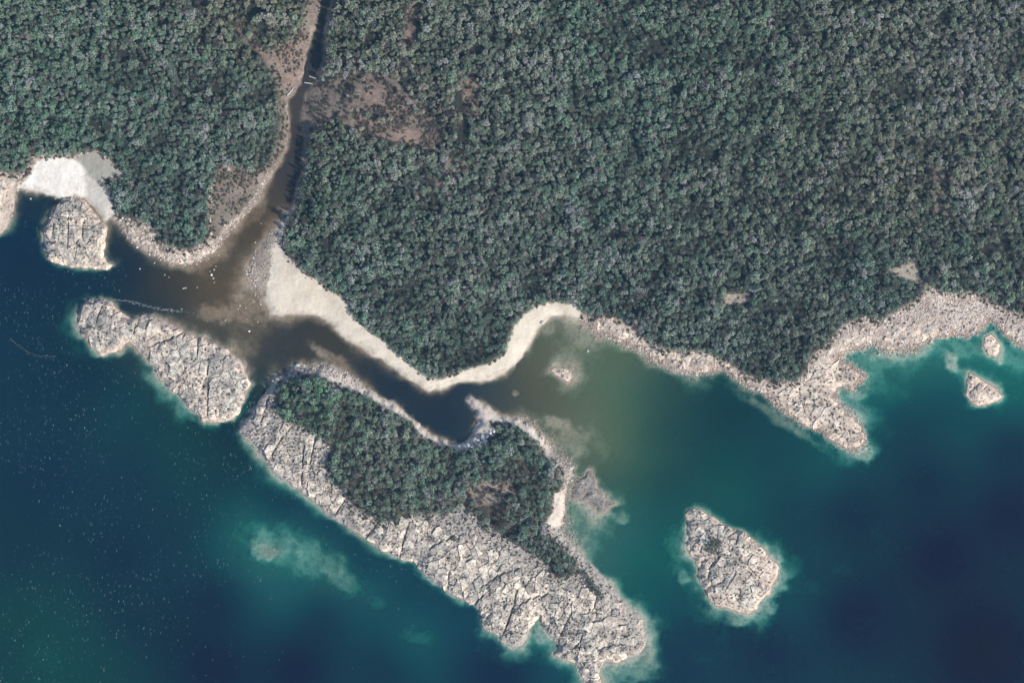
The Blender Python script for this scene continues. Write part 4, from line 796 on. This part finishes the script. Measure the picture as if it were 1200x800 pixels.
for i, (x, y, r) in enumerate(sorted([(1028,402,.9),(1016,376,.9),(1051,388,1.3),(1091,400,1.3),(1095,378,.9),(1108,383,.9),(1139,389,1.6),(1142,386,1.1),(1044,379,1.0),(1060,398,1.4),(1065,392,1.2),(1049,400,1.1),(1088,383,1.4),(1119,365,.9),(1046,393,1.2),(1127,387,1.1),(1054,404,1.2),(1074,395,1.0),(1195,388,1.4),(1192,396,1.5),(1030,415,1.0)])):
    boulder(x, y, r, ORD[i] + ' pinkish boulder from the west among the cobbles of the wide right shore', 'boulders on the wide cobble shore')
for i, (x, y, r) in enumerate(sorted([(704,384,1.3),(709,380,1.4),(716,384,1.2),(724,388,1.5),(731,388,1.2),(742,397,1.3),(748,402,1.2),(757,408,1.4),(765,412,1.3),(772,414,1.5),(782,418,1.4),(790,424,1.5),(797,430,1.4),(804,424,1.2),(812,422,1.3),(822,424,1.4),(829,418,1.5),(838,422,1.2),(846,426,1.2),(856,432,1.4),(868,440,1.3),(876,447,1.2),(888,456,1.3)])):
    boulder(x, y, r, ORD[i] + ' pale boulder from the west along the stony north shore of the bay', 'boulders along the north shore of the bay')
for i, (x, y, r) in enumerate(sorted([(152,272,1.4),(160,279,1.2),(168,284,1.5),(176,290,1.3),(185,296,1.2),(197,303,1.4),(208,305,1.3),(219,306,1.7),(232,300,1.2),(246,292,1.1),(150,262,1.2),(141,258,1.3)])):
    boulder(x, y, r, ORD[i] + ' pale boulder from the west on the stony point west of the river mouth', 'boulders on the point west of the river mouth')
for i, (x, y, r) in enumerate(sorted([(342,434,1.4),(349,428,1.6),(356,428,1.3),(364,436,1.3),(325,445,1.6),(330,442,1.3),(336,446,1.2),(340,440,1.2)])):
    boulder(x, y, r, ORD[i] + ' pale block from the west on the northwest corner of the wooded island', 'blocks on the island northwest corner')
# the drowned reef and the dark drowned slab
for x, y, r, lab in [(314,645,3.4,'brown top of the drowned reef southwest of the wooded island'),(801,676,4.2,'dark round drowned rock west of the diamond-shaped islet'),(1116,424,4.0,'pale drowned rock just off the wide cobble shore')]:
    boulder(x, y, r, lab, z=-r * .51 - .45, cat='rock')

# ------------------------------------------------------------------ fallen trunks
def log(x0, y0, x1, y1, r, label):
    a = Vector(W(x0, y0, max(zat(x0, y0), .0) + r + .25)); b = Vector(W(x1, y1, max(zat(x1, y1), 0) + r + .25)); d = (b - a); t = d.orthogonal().normalized(); w = d.cross(t).normalized(); vs, fs = [], []; m = 7
    for i in range(6):
        f = i / 5; c = a + d * f + t * .15 * math.sin(f * 4) + w * .1 * math.sin(f * 7); rr = r * (1 - .6 * f) * random.uniform(.85, 1.1)
        vs += [tuple(c + t * rr * math.cos(q * 6.283 / m) + w * rr * math.sin(q * 6.283 / m)) for q in range(m)]
    for i in range(5):
        for q in range(m): fs.append((i * m + q, i * m + (q + 1) % m, (i + 1) * m + (q + 1) % m, (i + 1) * m + q))
    fs += [tuple(reversed(range(m))), tuple(range(5 * m, 6 * m))]
    for i, f in enumerate((.45, .6, .75)):
        c = a + d * f; e = c + (d.normalized() * .6 + (w if i % 2 else -w)) * r * 4.5; b0 = len(vs); k = r * .3
        vs += [tuple(c + t * k), tuple(c - t * k), tuple(c + d.normalized() * k * 2), tuple(e)]; fs += [(b0, b0 + 1, b0 + 3), (b0 + 1, b0 + 2, b0 + 3), (b0 + 2, b0, b0 + 3)]
    tag(mesh_obj('fallen_trunk', vs, fs, M['log']), label, 'log')
log(357, 97, 367, 99, .35, 'bleached fallen trunk across the river, lower of the two')
log(370, 92, 362, 89.5, .32, 'bleached fallen trunk across the river, upper of the two')
log(337, 112, 345, 103, .4, 'pale driftwood trunk lying along the west river bank')
log(946, 437, 946.6, 425, .3, 'bleached bare trunk lying at the root of the granite headland')
log(214, 338, 219, 337.5, .35, 'short white driftwood log afloat in the river mouth')
log(853, 345, 861, 346, .25, 'pale trunk on the ground in the small square clearing')

# ------------------------------------------------------------------ foamy streaks, and sun glints put in as pale flecks on the water
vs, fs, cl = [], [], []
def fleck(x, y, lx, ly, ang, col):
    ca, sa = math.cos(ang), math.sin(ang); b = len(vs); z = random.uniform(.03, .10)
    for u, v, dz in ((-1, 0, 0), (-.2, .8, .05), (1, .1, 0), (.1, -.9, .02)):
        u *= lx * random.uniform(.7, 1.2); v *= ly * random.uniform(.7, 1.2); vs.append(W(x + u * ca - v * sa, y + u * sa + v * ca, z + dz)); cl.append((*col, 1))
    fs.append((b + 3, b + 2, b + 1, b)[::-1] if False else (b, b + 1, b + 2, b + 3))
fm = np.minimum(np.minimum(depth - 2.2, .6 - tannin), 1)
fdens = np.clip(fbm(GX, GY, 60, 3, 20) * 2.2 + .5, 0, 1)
xs, ys = rand_in(np.where(GX < 560, fm, -1), 9000)  # sun glints on the wavelets, laid in as pale-coloured flecks
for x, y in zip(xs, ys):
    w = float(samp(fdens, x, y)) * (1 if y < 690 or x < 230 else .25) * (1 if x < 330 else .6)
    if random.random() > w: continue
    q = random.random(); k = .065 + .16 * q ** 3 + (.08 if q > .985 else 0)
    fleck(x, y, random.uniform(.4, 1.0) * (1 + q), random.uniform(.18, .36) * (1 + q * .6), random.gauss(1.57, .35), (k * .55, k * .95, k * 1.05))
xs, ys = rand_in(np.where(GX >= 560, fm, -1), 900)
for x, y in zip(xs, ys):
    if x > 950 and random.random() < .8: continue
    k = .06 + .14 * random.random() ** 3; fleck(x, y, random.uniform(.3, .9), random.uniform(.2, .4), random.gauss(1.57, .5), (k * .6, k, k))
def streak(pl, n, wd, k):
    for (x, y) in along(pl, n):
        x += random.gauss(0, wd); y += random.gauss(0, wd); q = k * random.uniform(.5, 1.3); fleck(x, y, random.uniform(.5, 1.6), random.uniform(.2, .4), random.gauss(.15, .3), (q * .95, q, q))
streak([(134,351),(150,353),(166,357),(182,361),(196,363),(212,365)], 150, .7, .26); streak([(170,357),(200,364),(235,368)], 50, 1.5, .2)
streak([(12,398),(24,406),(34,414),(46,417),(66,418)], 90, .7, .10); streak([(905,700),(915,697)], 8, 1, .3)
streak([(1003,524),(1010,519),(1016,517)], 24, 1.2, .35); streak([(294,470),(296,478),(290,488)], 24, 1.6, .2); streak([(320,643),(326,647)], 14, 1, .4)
o = mesh_obj('foam_glints', vs, fs, M['foam_glints']); set_attr(o.data, 'tint', 'FLOAT_COLOR', np.array(cl)); tag(o, 'white foamy streaks and blue-grey flecks painted as sun glints over the deep water', kind='stuff')

# ------------------------------------------------------------------ the air between the camera and the ground
hz, hnt, hn, hl, hb = new_mat('haze'); hn.remove(hb)
pv = hn.new('ShaderNodeVolumePrincipled'); pv.inputs['Color'].default_value = (.28, .60, 1.0, 1); pv.inputs['Density'].default_value = .000043; pv.inputs['Anisotropy'].default_value = 0
hl.new(pv.outputs[0], hn['Material Output'].inputs['Volume'])
ex = 5600.0; zb, zt_ = -12.0, CAM_H + 20
vs = [(x, y, z) for z in (zb, zt_) for x, y in ((-ex, -ex), (ex, -ex), (ex, ex), (-ex, ex))]
tag(mesh_obj('haze', vs, [(3, 2, 1, 0), (4, 5, 6, 7), (0, 1, 5, 4), (1, 2, 6, 5), (2, 3, 7, 6), (3, 0, 4, 7)], hz), 'thin blue morning haze in the air', kind='stuff')
